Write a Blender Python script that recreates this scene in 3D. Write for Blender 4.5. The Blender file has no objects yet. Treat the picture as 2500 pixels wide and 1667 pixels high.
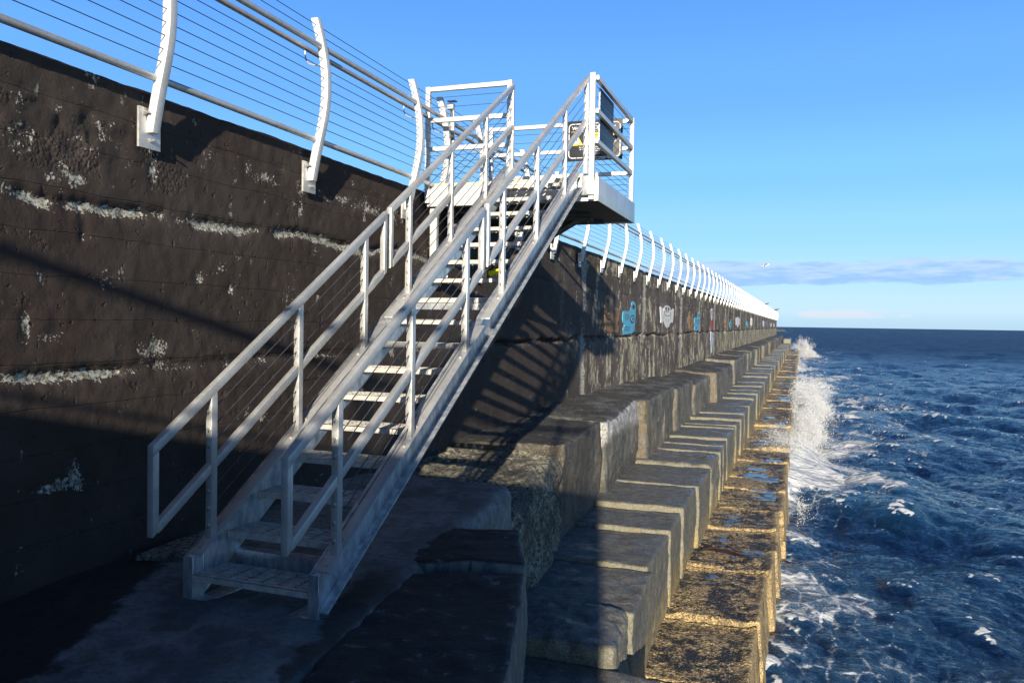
import bpy, bmesh, math, random
import numpy as np
from mathutils import Matrix, Vector
random.seed(7); RNG = np.random.default_rng(7)
SC = bpy.context.scene; COL = SC.collection
# ------------------------------------------------------------------ camera
F_PX, YAW, PITCH, ROLL = 2006.27, 0.3373, 0.0227, -0.0149
def cam_axes():
    cy, sy = math.cos(YAW), math.sin(YAW)
    fwd = Vector((-sy, cy, 0)); right = Vector((cy, sy, 0)); up = Vector((0, 0, 1))
    cp, sp = math.cos(PITCH), math.sin(PITCH)
    f2 = fwd*cp - up*sp; u2 = up*cp + fwd*sp
    cr, sr = math.cos(ROLL), math.sin(ROLL)
    return right*cr - u2*sr, u2*cr + right*sr, f2
r_, u_, f_ = cam_axes()
cd = bpy.data.cameras.new('camera'); cam = bpy.data.objects.new('camera', cd); COL.objects.link(cam)
cd.sensor_width = 36; cd.lens = F_PX/2500*36; cd.clip_end = 90000; cd.clip_start = 0.05
m = Matrix((( r_.x, u_.x, -f_.x, 0), (r_.y, u_.y, -f_.y, 0), (r_.z, u_.z, -f_.z, 0), (0, 0, 0, 1)))
cam.matrix_world = m; SC.camera = cam
SC.render.resolution_x, SC.render.resolution_y = 1024, 682
SC.view_settings.view_transform = 'Standard'; SC.view_settings.look = 'None'
SC.view_settings.exposure = 1.0; SC.view_settings.gamma = 1
# ------------------------------------------------------------------ sun + sky
SUN = Vector((1.0, -4.17, 0.98)).normalized()
EL = math.asin(SUN.z); AZ = math.atan2(SUN.x, SUN.y)
sd = bpy.data.lights.new('sun', 'SUN'); sd.energy = 5.0; sd.angle = math.radians(0.53); sd.color = (1, 0.90, 0.74)
so = bpy.data.objects.new('sun', sd); COL.objects.link(so)
so.rotation_euler = (-SUN).to_track_quat('-Z', 'Y').to_euler(); so.location = SUN*60
W = bpy.data.worlds.new('World'); SC.world = W; W.use_nodes = True
def world():
    nt = W.node_tree; N = nt.nodes; L = nt.links; N.clear()
    out = N.new('ShaderNodeOutputWorld'); bg = N.new('ShaderNodeBackground'); bg.inputs['Strength'].default_value = SKY_STR
    sky = N.new('ShaderNodeTexSky'); sky.sky_type = 'NISHITA'; sky.sun_disc = False
    sky.sun_elevation = EL; sky.sun_rotation = AZ; sky.altitude = 0; sky.air_density = 1.0; sky.dust_density = 0.3; sky.ozone_density = 2.2
    tc = N.new('ShaderNodeTexCoord'); sep = N.new('ShaderNodeSeparateXYZ'); L.new(tc.outputs['Generated'], sep.inputs[0])
    def M(op, a, b=None, c=None):
        n = N.new('ShaderNodeMath'); n.operation = op
        for i, v in enumerate((a, b, c)):
            if v is None: continue
            if isinstance(v, (int, float)): n.inputs[i].default_value = v
            else: L.new(v, n.inputs[i])
        return n.outputs[0]
    def SM(v, a, b):
        n = N.new('ShaderNodeMapRange'); n.interpolation_type = 'SMOOTHSTEP'
        n.inputs['From Min'].default_value = a; n.inputs['From Max'].default_value = b
        L.new(v, n.inputs['Value']); return n.outputs[0]
    az = M('ARCTAN2', sep.outputs['X'], sep.outputs['Y']); el = M('ARCSINE', sep.outputs['Z'])
    cb = N.new('ShaderNodeCombineXYZ'); L.new(M('MULTIPLY', az, 1.0), cb.inputs[0]); L.new(M('MULTIPLY', el, 6.0), cb.inputs[1])
    def noise(sc, det, off=0.0):
        n = N.new('ShaderNodeTexNoise'); n.inputs['Scale'].default_value = sc; n.inputs['Detail'].default_value = det; n.inputs['Roughness'].default_value = 0.6
        mp = N.new('ShaderNodeMapping'); mp.inputs['Location'].default_value = (off, off*2, 0); L.new(cb.outputs[0], mp.inputs[0]); L.new(mp.outputs[0], n.inputs[0])
        return n.outputs['Fac']
    n1 = noise(9, 7); n2 = noise(22, 6, 3.1)
    # main low bank: elevation 2.6 - 4.7 deg, fading to the right
    fade = M('SUBTRACT', 1.0, SM(az, 0.05, 0.34)); fadel = SM(az, -0.30, -0.07)
    n0 = noise(5, 4, 7.7); ew = M('ADD', el, M('MULTIPLY', M('SUBTRACT', n0, 0.5), 0.045))
    band = M('MULTIPLY', SM(ew, 0.040, 0.058), M('SUBTRACT', 1.0, SM(ew, 0.058, 0.088)))
    dens = M('MULTIPLY', M('MULTIPLY', band, fadel), M('ADD', M('MULTIPLY', fade, 0.85), 0.22))
    c1 = M('MULTIPLY', SM(M('ADD', M('MULTIPLY', dens, 0.62), n1), 0.67, 0.88), 0.78)
    band2 = M('MULTIPLY', SM(el, 0.006, 0.014), M('SUBTRACT', 1.0, SM(el, 0.016, 0.026)))
    fade2 = M('MULTIPLY', SM(az, -0.03, 0.02), M('SUBTRACT', 1.0, SM(az, 0.06, 0.16)))
    c2 = M('MULTIPLY', SM(M('ADD', M('MULTIPLY', M('MULTIPLY', band2, fade2), 0.5), n2), 0.74, 0.98), 0.6)
    lit = SM(M('ADD', M('MULTIPLY', el, 6.0), n2), 0.72, 1.02)
    def mix(f, a, b):
        n = N.new('ShaderNodeMix'); n.data_type = 'RGBA'
        L.new(f, n.inputs[0])
        for i, v in ((6, a), (7, b)):
            if isinstance(v, tuple): n.inputs[i].default_value = (*v, 1)
            else: L.new(v, n.inputs[i])
        return n.outputs[2]
    k = 0.67/SKY_STR
    hs = N.new('ShaderNodeHueSaturation'); hs.inputs['Saturation'].default_value = 1.12; hs.inputs['Value'].default_value = 1.0; L.new(sky.outputs[0], hs.inputs['Color'])
    rp = N.new('ShaderNodeValToRGB'); rp.color_ramp.interpolation = 'EASE'; e = rp.color_ramp.elements
    stops = [(0.0, (0.34, 0.53, 0.70)), (0.022, (0.40, 0.60, 0.76)), (0.06, (0.33, 0.58, 0.80)), (0.11, (0.245, 0.53, 0.86)), (0.17, (0.175, 0.46, 0.88)), (0.27, (0.120, 0.35, 0.84)), (0.37, (0.088, 0.285, 0.78)), (0.46, (0.055, 0.20, 0.56)), (0.62, (0.025, 0.095, 0.32)), (1.0, (0.010, 0.042, 0.16))]
    while len(e) < len(stops): e.new(0.5)
    for el_, (p_, c_) in zip(e, stops): el_.position = p_; el_.color = (*[v*k for v in c_], 1)
    L.new(sep.outputs['Z'], rp.inputs[0])
    skc = mix(M('ADD', 0.0, 0.94), hs.outputs[0], rp.outputs[0])
    dp = N.new('ShaderNodeVectorMath'); dp.operation = 'DOT_PRODUCT'; L.new(tc.outputs['Generated'], dp.inputs[0]); dp.inputs[1].default_value = tuple(SUN)
    dip = M('ADD', 0.30, M('MULTIPLY', SM(M('ABSOLUTE', dp.outputs['Value']), 0.12, 0.62), 0.70))
    vm = N.new('ShaderNodeVectorMath'); vm.operation = 'SCALE'; L.new(skc, vm.inputs[0]); L.new(dip, vm.inputs['Scale']); skc = vm.outputs[0]
    shade = mix(lit, tuple(v*k for v in (0.24, 0.42, 0.72)), tuple(v*k for v in (0.43, 0.55, 0.76)))
    s1 = mix(c1, skc, shade)
    s2 = mix(c2, s1, tuple(v*k for v in (0.62, 0.62, 0.68)))
    L.new(s2, bg.inputs['Color']); L.new(bg.outputs[0], out.inputs[0])
SKY_STR = 0.12
world()
# ------------------------------------------------------------------ helpers
def tag(o, label=None, cat=None, group=None, kind=None):
    if label: o['label'] = label
    if cat: o['category'] = cat
    if group: o['group'] = group
    if kind: o['kind'] = kind
    return o
def _hash(ix, iy, iz, s):
    h = (ix.astype(np.int64)*374761393 + iy.astype(np.int64)*668265263 + iz.astype(np.int64)*2147483647 + s*974634777) & 0xffffffff
    h = ((h ^ (h >> 13))*1274126177) & 0xffffffff
    h = ((h ^ (h >> 16))*2246822519) & 0xffffffff
    return ((h ^ (h >> 15)) & 0xffffff)/float(0xffffff)
def vnoise(P, scale=1.0, seed=0):
    Q = P*scale; I = np.floor(Q); Fr = Q - I; I = I.astype(np.int64); Fr = Fr*Fr*(3-2*Fr); r = 0
    for a in (0, 1):
        for b in (0, 1):
            for c in (0, 1):
                w = (Fr[:, 0] if a else 1-Fr[:, 0])*(Fr[:, 1] if b else 1-Fr[:, 1])*(Fr[:, 2] if c else 1-Fr[:, 2])
                r = r + w*_hash(I[:, 0]+a, I[:, 1]+b, I[:, 2]+c, seed)
    return r*2-1
def fbm(P, scale, octv=4, seed=0, rough=0.5):
    r = 0; a = 1; t = 0
    for i in range(octv):
        r = r + a*vnoise(P, scale*(2**i), seed+i*17); t += a; a *= rough
    return r/t
def sstep(x, a, b):
    t = np.clip((x-a)/(b-a), 0, 1); return t*t*(3-2*t)
def np_mesh(name, V, Fq, mat=None, parent=None, smooth=True, attrs=None, link=True):
    me = bpy.data.meshes.new(name); V = np.ascontiguousarray(V, dtype=np.float32)
    k = Fq.shape[1]; me.vertices.add(len(V)); me.vertices.foreach_set('co', V.ravel())
    me.loops.add(Fq.size); me.loops.foreach_set('vertex_index', np.ascontiguousarray(Fq, dtype=np.int32).ravel())
    me.polygons.add(len(Fq)); me.polygons.foreach_set('loop_start', np.arange(0, Fq.size, k, dtype=np.int32))
    me.polygons.foreach_set('use_smooth', np.full(len(Fq), smooth))
    me.update(); me.validate()
    for an, av in (attrs or {}).items():
        at = me.attributes.new(an, 'FLOAT', 'POINT'); at.data.foreach_set('value', av.astype(np.float32))
    if mat: me.materials.append(mat)
    o = bpy.data.objects.new(name, me)
    if parent: o.parent = parent
    if link: COL.objects.link(o)
    return o
class MB:
    """collects shapes into one mesh"""
    def __init__(s): s.v = []; s.f = []
    def add(s, vs, fs):
        b = len(s.v); s.v += [tuple(v) for v in vs]; s.f += [tuple(b+i for i in f) for f in fs]; return s
    def hexa(s, p):  # 8 points: bottom ring 0-3, top ring 4-7
        return s.add(p, [(3, 2, 1, 0), (4, 5, 6, 7), (0, 1, 5, 4), (1, 2, 6, 5), (2, 3, 7, 6), (3, 0, 4, 7)])
    def box(s, x0, x1, y0, y1, z0, z1):
        return s.hexa([(x0, y0, z0), (x1, y0, z0), (x1, y1, z0), (x0, y1, z0), (x0, y0, z1), (x1, y0, z1), (x1, y1, z1), (x0, y1, z1)])
    def tube(s, pts, r, n=10, cap=True):
        pts = [Vector(p) for p in pts]; rings = []
        for i, p in enumerate(pts):
            d = (pts[min(i+1, len(pts)-1)] - pts[max(i-1, 0)]).normalized()
            a = Vector((0, 0, 1)) if abs(d.z) < 0.9 else Vector((1, 0, 0))
            x = d.cross(a).normalized(); y = d.cross(x).normalized()
            rings.append([p + x*(r*math.cos(2*math.pi*k/n)) + y*(r*math.sin(2*math.pi*k/n)) for k in range(n)])
        vs = [v for rg in rings for v in rg]; fs = []
        for i in range(len(pts)-1):
            for k in range(n):
                k2 = (k+1) % n; fs.append((i*n+k, i*n+k2, (i+1)*n+k2, (i+1)*n+k))
        if cap: fs += [tuple(range(n-1, -1, -1)), tuple((len(pts)-1)*n+k for k in range(n))]
        return s.add(vs, fs)
    def build(s, name, mat, parent=None, smooth=False, bevel=0, seg=2):
        me = bpy.data.meshes.new(name); me.from_pydata(s.v, [], s.f); me.update()
        if bevel or True:
            bm = bmesh.new(); bm.from_mesh(me)
            bmesh.ops.recalc_face_normals(bm, faces=bm.faces)
            if bevel:
                ed = [e for e in bm.edges if len(e.link_faces) == 2 and e.calc_face_angle(0) > 0.6]
                bmesh.ops.bevel(bm, geom=ed, offset=bevel, segments=seg, affect='EDGES', profile=0.6, clamp_overlap=True)
            bm.to_mesh(me); bm.free()
        if smooth or bevel:
            for p in me.polygons: p.use_smooth = True
            if hasattr(me, 'set_sharp_from_angle'): me.set_sharp_from_angle(angle=math.radians(38))
        me.materials.append(mat); o = bpy.data.objects.new(name, me); COL.objects.link(o)
        if parent: o.parent = parent
        return o
def empty(name, loc=(0, 0, 0), rz=0):
    o = bpy.data.objects.new(name, None); COL.objects.link(o); o.location = loc; o.rotation_euler = (0, 0, rz); o.empty_display_size = 0.2; return o
def dup(o, parent=None, loc=None):
    c = o.copy(); COL.objects.link(c); c.parent = parent
    if loc is not None: c.location = loc
    for ch in list(o.children): dup(ch, c)
    return c
# ------------------------------------------------------------------ materials
class NT:
    def __init__(s, name):
        s.m = bpy.data.materials.new(name); s.m.use_nodes = True; s.N = s.m.node_tree.nodes; s.L = s.m.node_tree.links
        s.b = s.N['Principled BSDF']; s.tc = s.N.new('ShaderNodeTexCoord')
    def set(s, sock, v):
        if isinstance(v, (int, float)): sock.default_value = v
        elif isinstance(v, tuple): sock.default_value = (*v, 1) if len(v) == 3 and sock.type == 'RGBA' else v
        else: s.L.new(v, sock)
    def math(s, op, a, b=None, c=None, clamp=False):
        n = s.N.new('ShaderNodeMath'); n.operation = op; n.use_clamp = clamp
        for i, v in enumerate((a, b, c)):
            if v is not None: s.set(n.inputs[i], v)
        return n.outputs[0]
    def coord(s, scale=(1, 1, 1), loc=(0, 0, 0), kind='Object'):
        n = s.N.new('ShaderNodeMapping'); n.inputs['Scale'].default_value = scale; n.inputs['Location'].default_value = loc
        s.L.new(s.tc.outputs[kind], n.inputs[0]); return n.outputs[0]
    def noise(s, sc, det=5, rough=0.6, vec=None, dist=0.0):
        n = s.N.new('ShaderNodeTexNoise'); n.inputs['Scale'].default_value = sc; n.inputs['Detail'].default_value = det
        n.inputs['Roughness'].default_value = rough; n.inputs['Distortion'].default_value = dist
        s.L.new(vec if vec is not None else s.coord(), n.inputs[0]); return n.outputs['Fac']
    def vor(s, sc, vec=None, feat='F1', out='Distance', rnd=1.0):
        n = s.N.new('ShaderNodeTexVoronoi'); n.feature = feat; n.inputs['Scale'].default_value = sc; n.inputs['Randomness'].default_value = rnd
        s.L.new(vec if vec is not None else s.coord(), n.inputs[0]); return n.outputs[out]
    def ss(s, v, a, b, t0=0.0, t1=1.0):
        n = s.N.new('ShaderNodeMapRange'); n.interpolation_type = 'SMOOTHSTEP'
        n.inputs['From Min'].default_value = a; n.inputs['From Max'].default_value = b; n.inputs['To Min'].default_value = t0; n.inputs['To Max'].default_value = t1
        s.set(n.inputs['Value'], v); return n.outputs[0]
    def mix(s, f, a, b):
        n = s.N.new('ShaderNodeMix'); n.data_type = 'RGBA'; s.set(n.inputs[0], f); s.set(n.inputs[6], a); s.set(n.inputs[7], b); return n.outputs[2]
    def attr(s, name):
        n = s.N.new('ShaderNodeAttribute'); n.attribute_name = name; return n.outputs['Fac']
    def sep(s, vec=None):
        n = s.N.new('ShaderNodeSeparateXYZ'); s.L.new(vec if vec is not None else s.tc.outputs['Object'], n.inputs[0]); return n.outputs
    def geo(s, o='Normal'):
        n = s.N.new('ShaderNodeNewGeometry'); return n.outputs[o]
    def bump(s, h, strength=0.5, dist=0.01, prev=None):
        n = s.N.new('ShaderNodeBump'); s.set(n.inputs['Strength'], strength); n.inputs['Distance'].default_value = dist; s.L.new(h, n.inputs['Height'])
        if prev is not None: s.L.new(prev, n.inputs['Normal'])
        return n.outputs[0]
    def out(s, col, rough=0.8, nrm=None, metal=0.0, spec=0.5, ior=None, g=0.67):
        if not isinstance(col, (tuple, float, int)):
            vm = s.N.new('ShaderNodeVectorMath'); vm.operation = 'SCALE'; s.L.new(col, vm.inputs[0]); vm.inputs['Scale'].default_value = g; col = vm.outputs[0]
        s.set(s.b.inputs['Base Color'], col); s.set(s.b.inputs['Roughness'], rough); s.set(s.b.inputs['Metallic'], metal); s.set(s.b.inputs['Specular IOR Level'], spec)
        if nrm is not None: s.L.new(nrm, s.b.inputs['Normal'])
        if ior: s.b.inputs['IOR'].default_value = ior
        return s.m
def m_metal(name, c1, c2, rough, metal, sc=6, streak=False):
    t = NT(name); n = t.noise(sc, 6, 0.65, t.coord((1, 1, 0.35) if streak else (1, 1, 1))); n2 = t.noise(sc*9, 4)
    f = t.ss(t.math('ADD', t.math('MULTIPLY', n, 0.7), t.math('MULTIPLY', n2, 0.3)), 0.38, 0.62)
    return t.out(t.mix(f, c1, c2), t.ss(n2, 0.3, 0.7, rough-0.07, rough+0.1), t.bump(n2, 0.15, 0.002), metal, g=0.80)
M_AL = m_metal('brushed_aluminium', (0.53, 0.525, 0.50), (0.67, 0.66, 0.63), 0.36, 0.50, 3)
M_POST = m_metal('white_aluminium_post', (0.56, 0.555, 0.54), (0.70, 0.69, 0.67), 0.45, 0.25, 4)
M_GALV = m_metal('galvanised_steel', (0.40, 0.44, 0.48), (0.84, 0.85, 0.84), 0.34, 0.70, 18, True)
M_GRATE = m_metal('salt_stained_grating', (0.40, 0.38, 0.34), (0.68, 0.65, 0.58), 0.6, 0.25, 14)
M_CABLE = m_metal('stainless_cable', (0.05, 0.055, 0.065), (0.09, 0.095, 0.11), 0.45, 0.3, 30)
M_BOLT = m_metal('stainless_bolt', (0.45, 0.42, 0.36), (0.65, 0.63, 0.6), 0.35, 0.6, 60)
M_DARKSTEEL = m_metal('dark_underside_steel', (0.05, 0.045, 0.04), (0.10, 0.09, 0.08), 0.6, 0.2, 8)
M_RUST = m_metal('rusty_steel', (0.13, 0.07, 0.03), (0.24, 0.19, 0.12), 0.8, 0.1, 14)
M_DECK = m_metal('yellowed_deck_edge', (0.50, 0.46, 0.30), (0.64, 0.60, 0.44), 0.7, 0.0, 20)
def flat(name, c, rough=0.6, v=0.12, sc=12):
    t = NT(name); n = t.noise(sc, 5); d = tuple(x*(1-v) for x in c); e = tuple(min(1, x*(1+v)) for x in c)
    return t.out(t.mix(t.ss(n, 0.35, 0.65), d, e), rough, t.bump(n, 0.2, 0.003), g=0.75)
M_BLACK = flat('black_sign_face', (0.012, 0.012, 0.014), 0.5)
M_BLACKBLUE = flat('dark_panel', (0.012, 0.020, 0.035), 0.4)
M_WHITE = flat('white_print', (0.8, 0.8, 0.8), 0.5, 0.04)
M_YEL = flat('yellow_print', (0.85, 0.55, 0.05), 0.5, 0.05)
M_YELFLOAT = flat('yellow_plastic', (0.75, 0.72, 0.02), 0.4, 0.1)

def m_wall(name):
    t = NT(name); o = t.sep(); sp = t.attr('spall'); far = t.attr('far')
    fine = t.noise(14, 8, 0.72); mid = t.noise(2.2, 6, 0.6)
    strk = t.noise(1.0, 7, 0.70, t.coord((1, 0.85, 0.7))); strk2 = t.noise(1.0, 6, 0.7, t.coord((1, 2.6, 1.2), (3, 5, 1)), 0.5)
    speckn = t.noise(1.0, 6, 0.75, t.coord((9, 13, 6.0))); specf = t.noise(1.0, 7, 0.78, t.coord((5, 3.6, 4.5))); speck = t.math('ADD', t.math('MULTIPLY', speckn, t.math('SUBTRACT', 1.0, far)), t.math('MULTIPLY', specf, far))
    # near wall: dark paint with chipped joints
    f2 = t.noise(48, 6, 0.75); f3 = t.noise(9, 5, 0.7, t.coord((1, 1, 1), (3.3, 0, 0))); chip = t.ss(t.math('ADD', t.math('MULTIPLY', sp, 0.95), t.math('ADD', t.math('MULTIPLY', t.math('SUBTRACT', f3, 0.5), 1.6), t.math('MULTIPLY', t.math('SUBTRACT', f2, 0.5), 2.2))), 0.56, 0.66)
    chip2 = t.ss(t.math('ADD', t.math('ADD', speck, t.math('MULTIPLY', t.ss(o['Z'], 0.75, 1.1), 0.035)), t.math('MULTIPLY', mid, 0.30)), 0.822, 0.850)
    # far wall: paint weathered off in vertical streaks, more below the lower pour joint
    lowz = t.ss(o['Z'], -0.25, -0.45); hi = t.ss(o['Z'], 0.85, 1.15)
    very = t.math('MULTIPLY', lowz, t.ss(o['Y'], 42, 50)); amt = t.math('ADD', t.math('ADD', t.math('MULTIPLY', lowz, 0.055), t.math('MULTIPLY', hi, 0.045)), t.math('MULTIPLY', very, 0.12))
    wet = t.math('ADD', t.math('ADD', t.math('MULTIPLY', strk, 0.55), t.math('MULTIPLY', strk2, 0.45)), amt)
    wet = t.math('ADD', wet, t.math('MULTIPLY', t.math('SUBTRACT', t.noise(1.3, 6, 0.68, t.coord((1, 1, 0.8), (5, 2, 2))), 0.5), 0.55)); wet = t.math('MULTIPLY', t.ss(t.math('ADD', wet, t.math('MULTIPLY', t.math('SUBTRACT', speck, 0.5), 0.85)), 0.555, 0.60), far)
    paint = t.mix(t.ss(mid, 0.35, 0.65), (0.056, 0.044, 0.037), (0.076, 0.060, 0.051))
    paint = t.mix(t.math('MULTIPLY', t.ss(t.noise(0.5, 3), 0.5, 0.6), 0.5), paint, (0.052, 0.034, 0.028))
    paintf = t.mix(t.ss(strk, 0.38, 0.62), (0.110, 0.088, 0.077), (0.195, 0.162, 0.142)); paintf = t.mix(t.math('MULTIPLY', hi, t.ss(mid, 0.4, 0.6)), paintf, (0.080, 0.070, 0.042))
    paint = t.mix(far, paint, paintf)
    conc = t.mix(t.ss(t.noise(24, 5, 0.7), 0.35, 0.65), (0.16, 0.15, 0.10), (0.66, 0.66, 0.60)); conc = t.mix(t.ss(f2, 0.50, 0.40, 0, 0.55), conc, (0.06, 0.055, 0.04))
    concf = t.mix(t.ss(strk2, 0.4, 0.65), (0.10, 0.085, 0.045), (0.78, 0.71, 0.50))
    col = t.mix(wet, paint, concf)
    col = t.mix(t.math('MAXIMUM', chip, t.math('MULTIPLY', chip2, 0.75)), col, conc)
    b0 = t.noise(30, 8, 0.7); b1 = t.noise(7, 6, 0.6); b2 = t.vor(42)
    n = t.bump(b1, 0.15, 0.02); n = t.bump(b0, 0.6, 0.007, n); n = t.bump(t.ss(t.noise(15, 3, 0.5), 0.28, 0.36), 0.8, 0.010, n); n = t.bump(t.ss(b2, 0.0, 0.15), 0.3, 0.003, n); pp = t.math('PINGPONG', t.math('ADD', o['Z'], t.math('MULTIPLY', mid, 0.05)), 0.128); n = t.bump(t.ss(pp, 0.0, 0.006), 0.7, 0.006, n); grv = t.ss(t.attr('gravel'), 0.2, 0.6); n = t.bump(t.vor(36), t.math('MULTIPLY', grv, 0.8), -0.012, n); n = t.bump(t.noise(20, 5, 0.7), t.math('MULTIPLY', grv, 0.8), 0.018, n); n = t.bump(chip, 0.6, -0.012, n)
    return t.out(col, t.mix(chip, (0.86,)*3, (0.95,)*3), n, 0.0, 0.22)
M_WALL = m_wall('weathered_painted_concrete')

def m_stone(name, kind):
    t = NT(name); P = t.coord(); o = t.sep(); g = t.sep(t.geo())
    oi = t.N.new('ShaderNodeObjectInfo'); rnd = oi.outputs['Random']
    vs = t.coord((1.0, 1.0, 1.0)); big = t.noise(1.3, 5, 0.6, vs); fine = t.noise(60, 4, 0.7); med = t.noise(8, 8, 0.68); grain = t.noise(170, 2, 0.6)
    strk = t.noise(1, 6, 0.65, t.coord((6, 6, 0.8))); foli = t.noise(1, 7, 0.7, t.coord((3, 22, 10)))
    top = t.ss(g['Z'], 0.55, 0.85); face = t.math('SUBTRACT', 1.0, top)
    if kind in ('upper', 'updark', 'upbloom'):
        c = t.mix(t.ss(med, 0.35, 0.65), (0.085, 0.085, 0.078), (0.20, 0.195, 0.175))
        c = t.mix(t.math('MULTIPLY', face, t.ss(strk, 0.45, 0.58)), c, (0.27, 0.255, 0.21))
        c = t.mix(t.math('MULTIPLY', face, t.ss(t.math('ADD', strk, t.math('MULTIPLY', rnd, 0.10)), 0.60, 0.68)), c, (0.13, 0.10, 0.04))
        c = t.mix(t.math('MULTIPLY', face, t.ss(big, 0.52, 0.62, 0, 0.8)), c, (0.05, 0.048, 0.042))
        c = t.mix(t.math('MULTIPLY', top, t.ss(t.math('ADD', big, t.math('MULTIPLY', med, 0.5)), 0.66, 0.78)), c, (0.022, 0.022, 0.020))
        c = t.mix(t.math('MULTIPLY', top, t.ss(foli, 0.60, 0.67)), c, (0.19, 0.15, 0.09))
        c = t.mix(t.ss(t.noise(13, 6, 0.78), 0.66, 0.72), c, (0.45, 0.44, 0.38)); rough = 0.75
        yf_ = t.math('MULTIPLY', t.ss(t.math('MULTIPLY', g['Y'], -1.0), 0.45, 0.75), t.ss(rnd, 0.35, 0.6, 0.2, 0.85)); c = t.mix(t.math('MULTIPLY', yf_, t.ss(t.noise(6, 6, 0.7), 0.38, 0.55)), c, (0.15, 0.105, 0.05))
        if kind == 'updark':
            c = t.mix(t.math('MULTIPLY', top, t.ss(med, 0.62, 0.45)), c, (0.02, 0.02, 0.018)); c = t.mix(t.math('MULTIPLY', face, t.ss(big, 0.35, 0.55, 0.2, 0.8)), c, (0.075, 0.060, 0.042))
        if kind == 'upbloom':
            c = t.mix(t.math('MULTIPLY', face, t.math('MULTIPLY', t.ss(t.math('ADD', o['Z'], t.math('MULTIPLY', big, 0.6)), -1.62, -1.42), t.ss(t.noise(20, 6, 0.75), 0.36, 0.50))), c, (0.62, 0.62, 0.60)); c = t.mix(t.math('MULTIPLY', face, t.ss(t.math('ADD', o['Z'], t.math('MULTIPLY', big, 0.8)), -1.9, -2.2, 0, 0.7)), c, (0.045, 0.042, 0.036))
    elif kind == 'rough':
        c = t.mix(t.ss(t.noise(22, 8, 0.78), 0.43, 0.56), (0.04, 0.038, 0.032), (0.52, 0.47, 0.32)); c = t.mix(t.ss(t.noise(2.2, 5), 0.45, 0.60, 0, 0.8), c, (0.05, 0.048, 0.04)); rough = 0.9
    elif kind == 'middle':
        c = t.mix(t.ss(med, 0.35, 0.65), (0.10, 0.10, 0.092), (0.23, 0.225, 0.20))
        c = t.mix(t.math('MULTIPLY', face, t.ss(strk, 0.42, 0.58, 0, 0.8)), c, (0.23, 0.215, 0.15))
        c = t.mix(t.math('MULTIPLY', face, t.ss(t.math('ADD', t.noise(1, 5, 0.6, t.coord((1.6, 1.6, 0.5), (7, 3, 1))), t.math('MULTIPLY', rnd, 0.12)), 0.70, 0.75)), c, (0.27, 0.17, 0.05))
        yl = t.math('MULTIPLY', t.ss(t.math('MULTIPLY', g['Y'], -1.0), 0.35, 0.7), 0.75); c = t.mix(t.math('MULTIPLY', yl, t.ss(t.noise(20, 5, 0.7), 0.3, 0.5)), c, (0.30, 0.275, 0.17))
        low = t.ss(t.math('ADD', o['Z'], t.math('MULTIPLY', big, 0.5)), -2.9, -3.25)
        c = t.mix(t.math('MULTIPLY', t.math('MULTIPLY', face, low), t.ss(t.noise(16, 6, 0.75), 0.40, 0.56)), c, (0.46, 0.34, 0.13))
        c = t.mix(t.math('MULTIPLY', top, t.ss(foli, 0.55, 0.66, 0, 0.8)), c, (0.15, 0.125, 0.08))
        wet = t.math('MULTIPLY', top, t.ss(t.noise(2.3, 5, 0.6, t.coord((1, 1.6, 1), (4, 2, 0))), 0.48, 0.60))
        c = t.mix(t.math('MULTIPLY', wet, 0.35), c, (0.05, 0.052, 0.055))
        c = t.mix(t.ss(t.noise(24, 4, 0.75), 0.70, 0.74, 0, 0.8), c, (0.45, 0.44, 0.40))
        rough = t.mix(wet, (0.7,)*3, (0.25,)*3)
    else:
        bar = t.vor(38); clump = t.noise(20, 7, 0.78); mus = t.ss(t.math('ADD', t.noise(3.2, 8, 0.78), t.math('MULTIPLY', t.ss(o['X'], -1.3, -0.6), 0.045)), 0.525, 0.55)
        rimm = t.attr('rim'); nr = t.math('SUBTRACT', 1.0, rimm)
        c = t.mix(t.ss(t.noise(46, 5, 0.8), 0.40, 0.60), (0.36, 0.235, 0.085), (0.86, 0.65, 0.32))
        c = t.mix(t.math('MULTIPLY', t.ss(clump, 0.495, 0.525), t.math('ADD', t.math('MULTIPLY', nr, 0.75), 0.20)), c, (0.06, 0.038, 0.018))
        c = t.mix(t.ss(t.noise(60, 4, 0.8), 0.60, 0.64), c, (0.95, 0.82, 0.55))
        c = t.mix(t.math('MULTIPLY', t.math('MULTIPLY', mus, nr), t.ss(t.noise(34, 4, 0.75), 0.62, 0.56)), c, (0.012, 0.010, 0.009))
        pud = t.ss(t.math('ADD', t.math('MULTIPLY', t.attr('pool'), 0.42), t.math('MULTIPLY', t.noise(6, 8, 0.74, t.coord((0.7, 1.3, 1))), 0.9)), 0.800, 0.822); pud = t.math('MULTIPLY', t.math('MULTIPLY', pud, top), nr)
        c = t.mix(pud, c, (0.03, 0.035, 0.04))
        rough = t.mix(pud, (0.6,)*3, (0.03,)*3)
    if kind == 'lower':
        k = t.math('SUBTRACT', 1.0, pud)
        n = t.bump(clump, t.math('MULTIPLY', k, 0.8), 0.030); n = t.bump(bar, t.math('MULTIPLY', k, 0.9), 0.022, n)
        return t.out(c, rough, n, 0.0, 0.5)
    c = t.mix(t.ss(fine, 0.42, 0.62, 0.0, 0.42), c, (0.025, 0.025, 0.022)); c = t.mix(t.ss(t.noise(28, 6, 0.72), 0.54, 0.66, 0.0, 0.40), c, (0.42, 0.41, 0.36)); c = t.mix(t.ss(t.noise(18, 6, 0.75, t.coord((1, 1, 1), (5, 5, 5))), 0.56, 0.68, 0.0, 0.45), c, (0.03, 0.03, 0.026))
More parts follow.
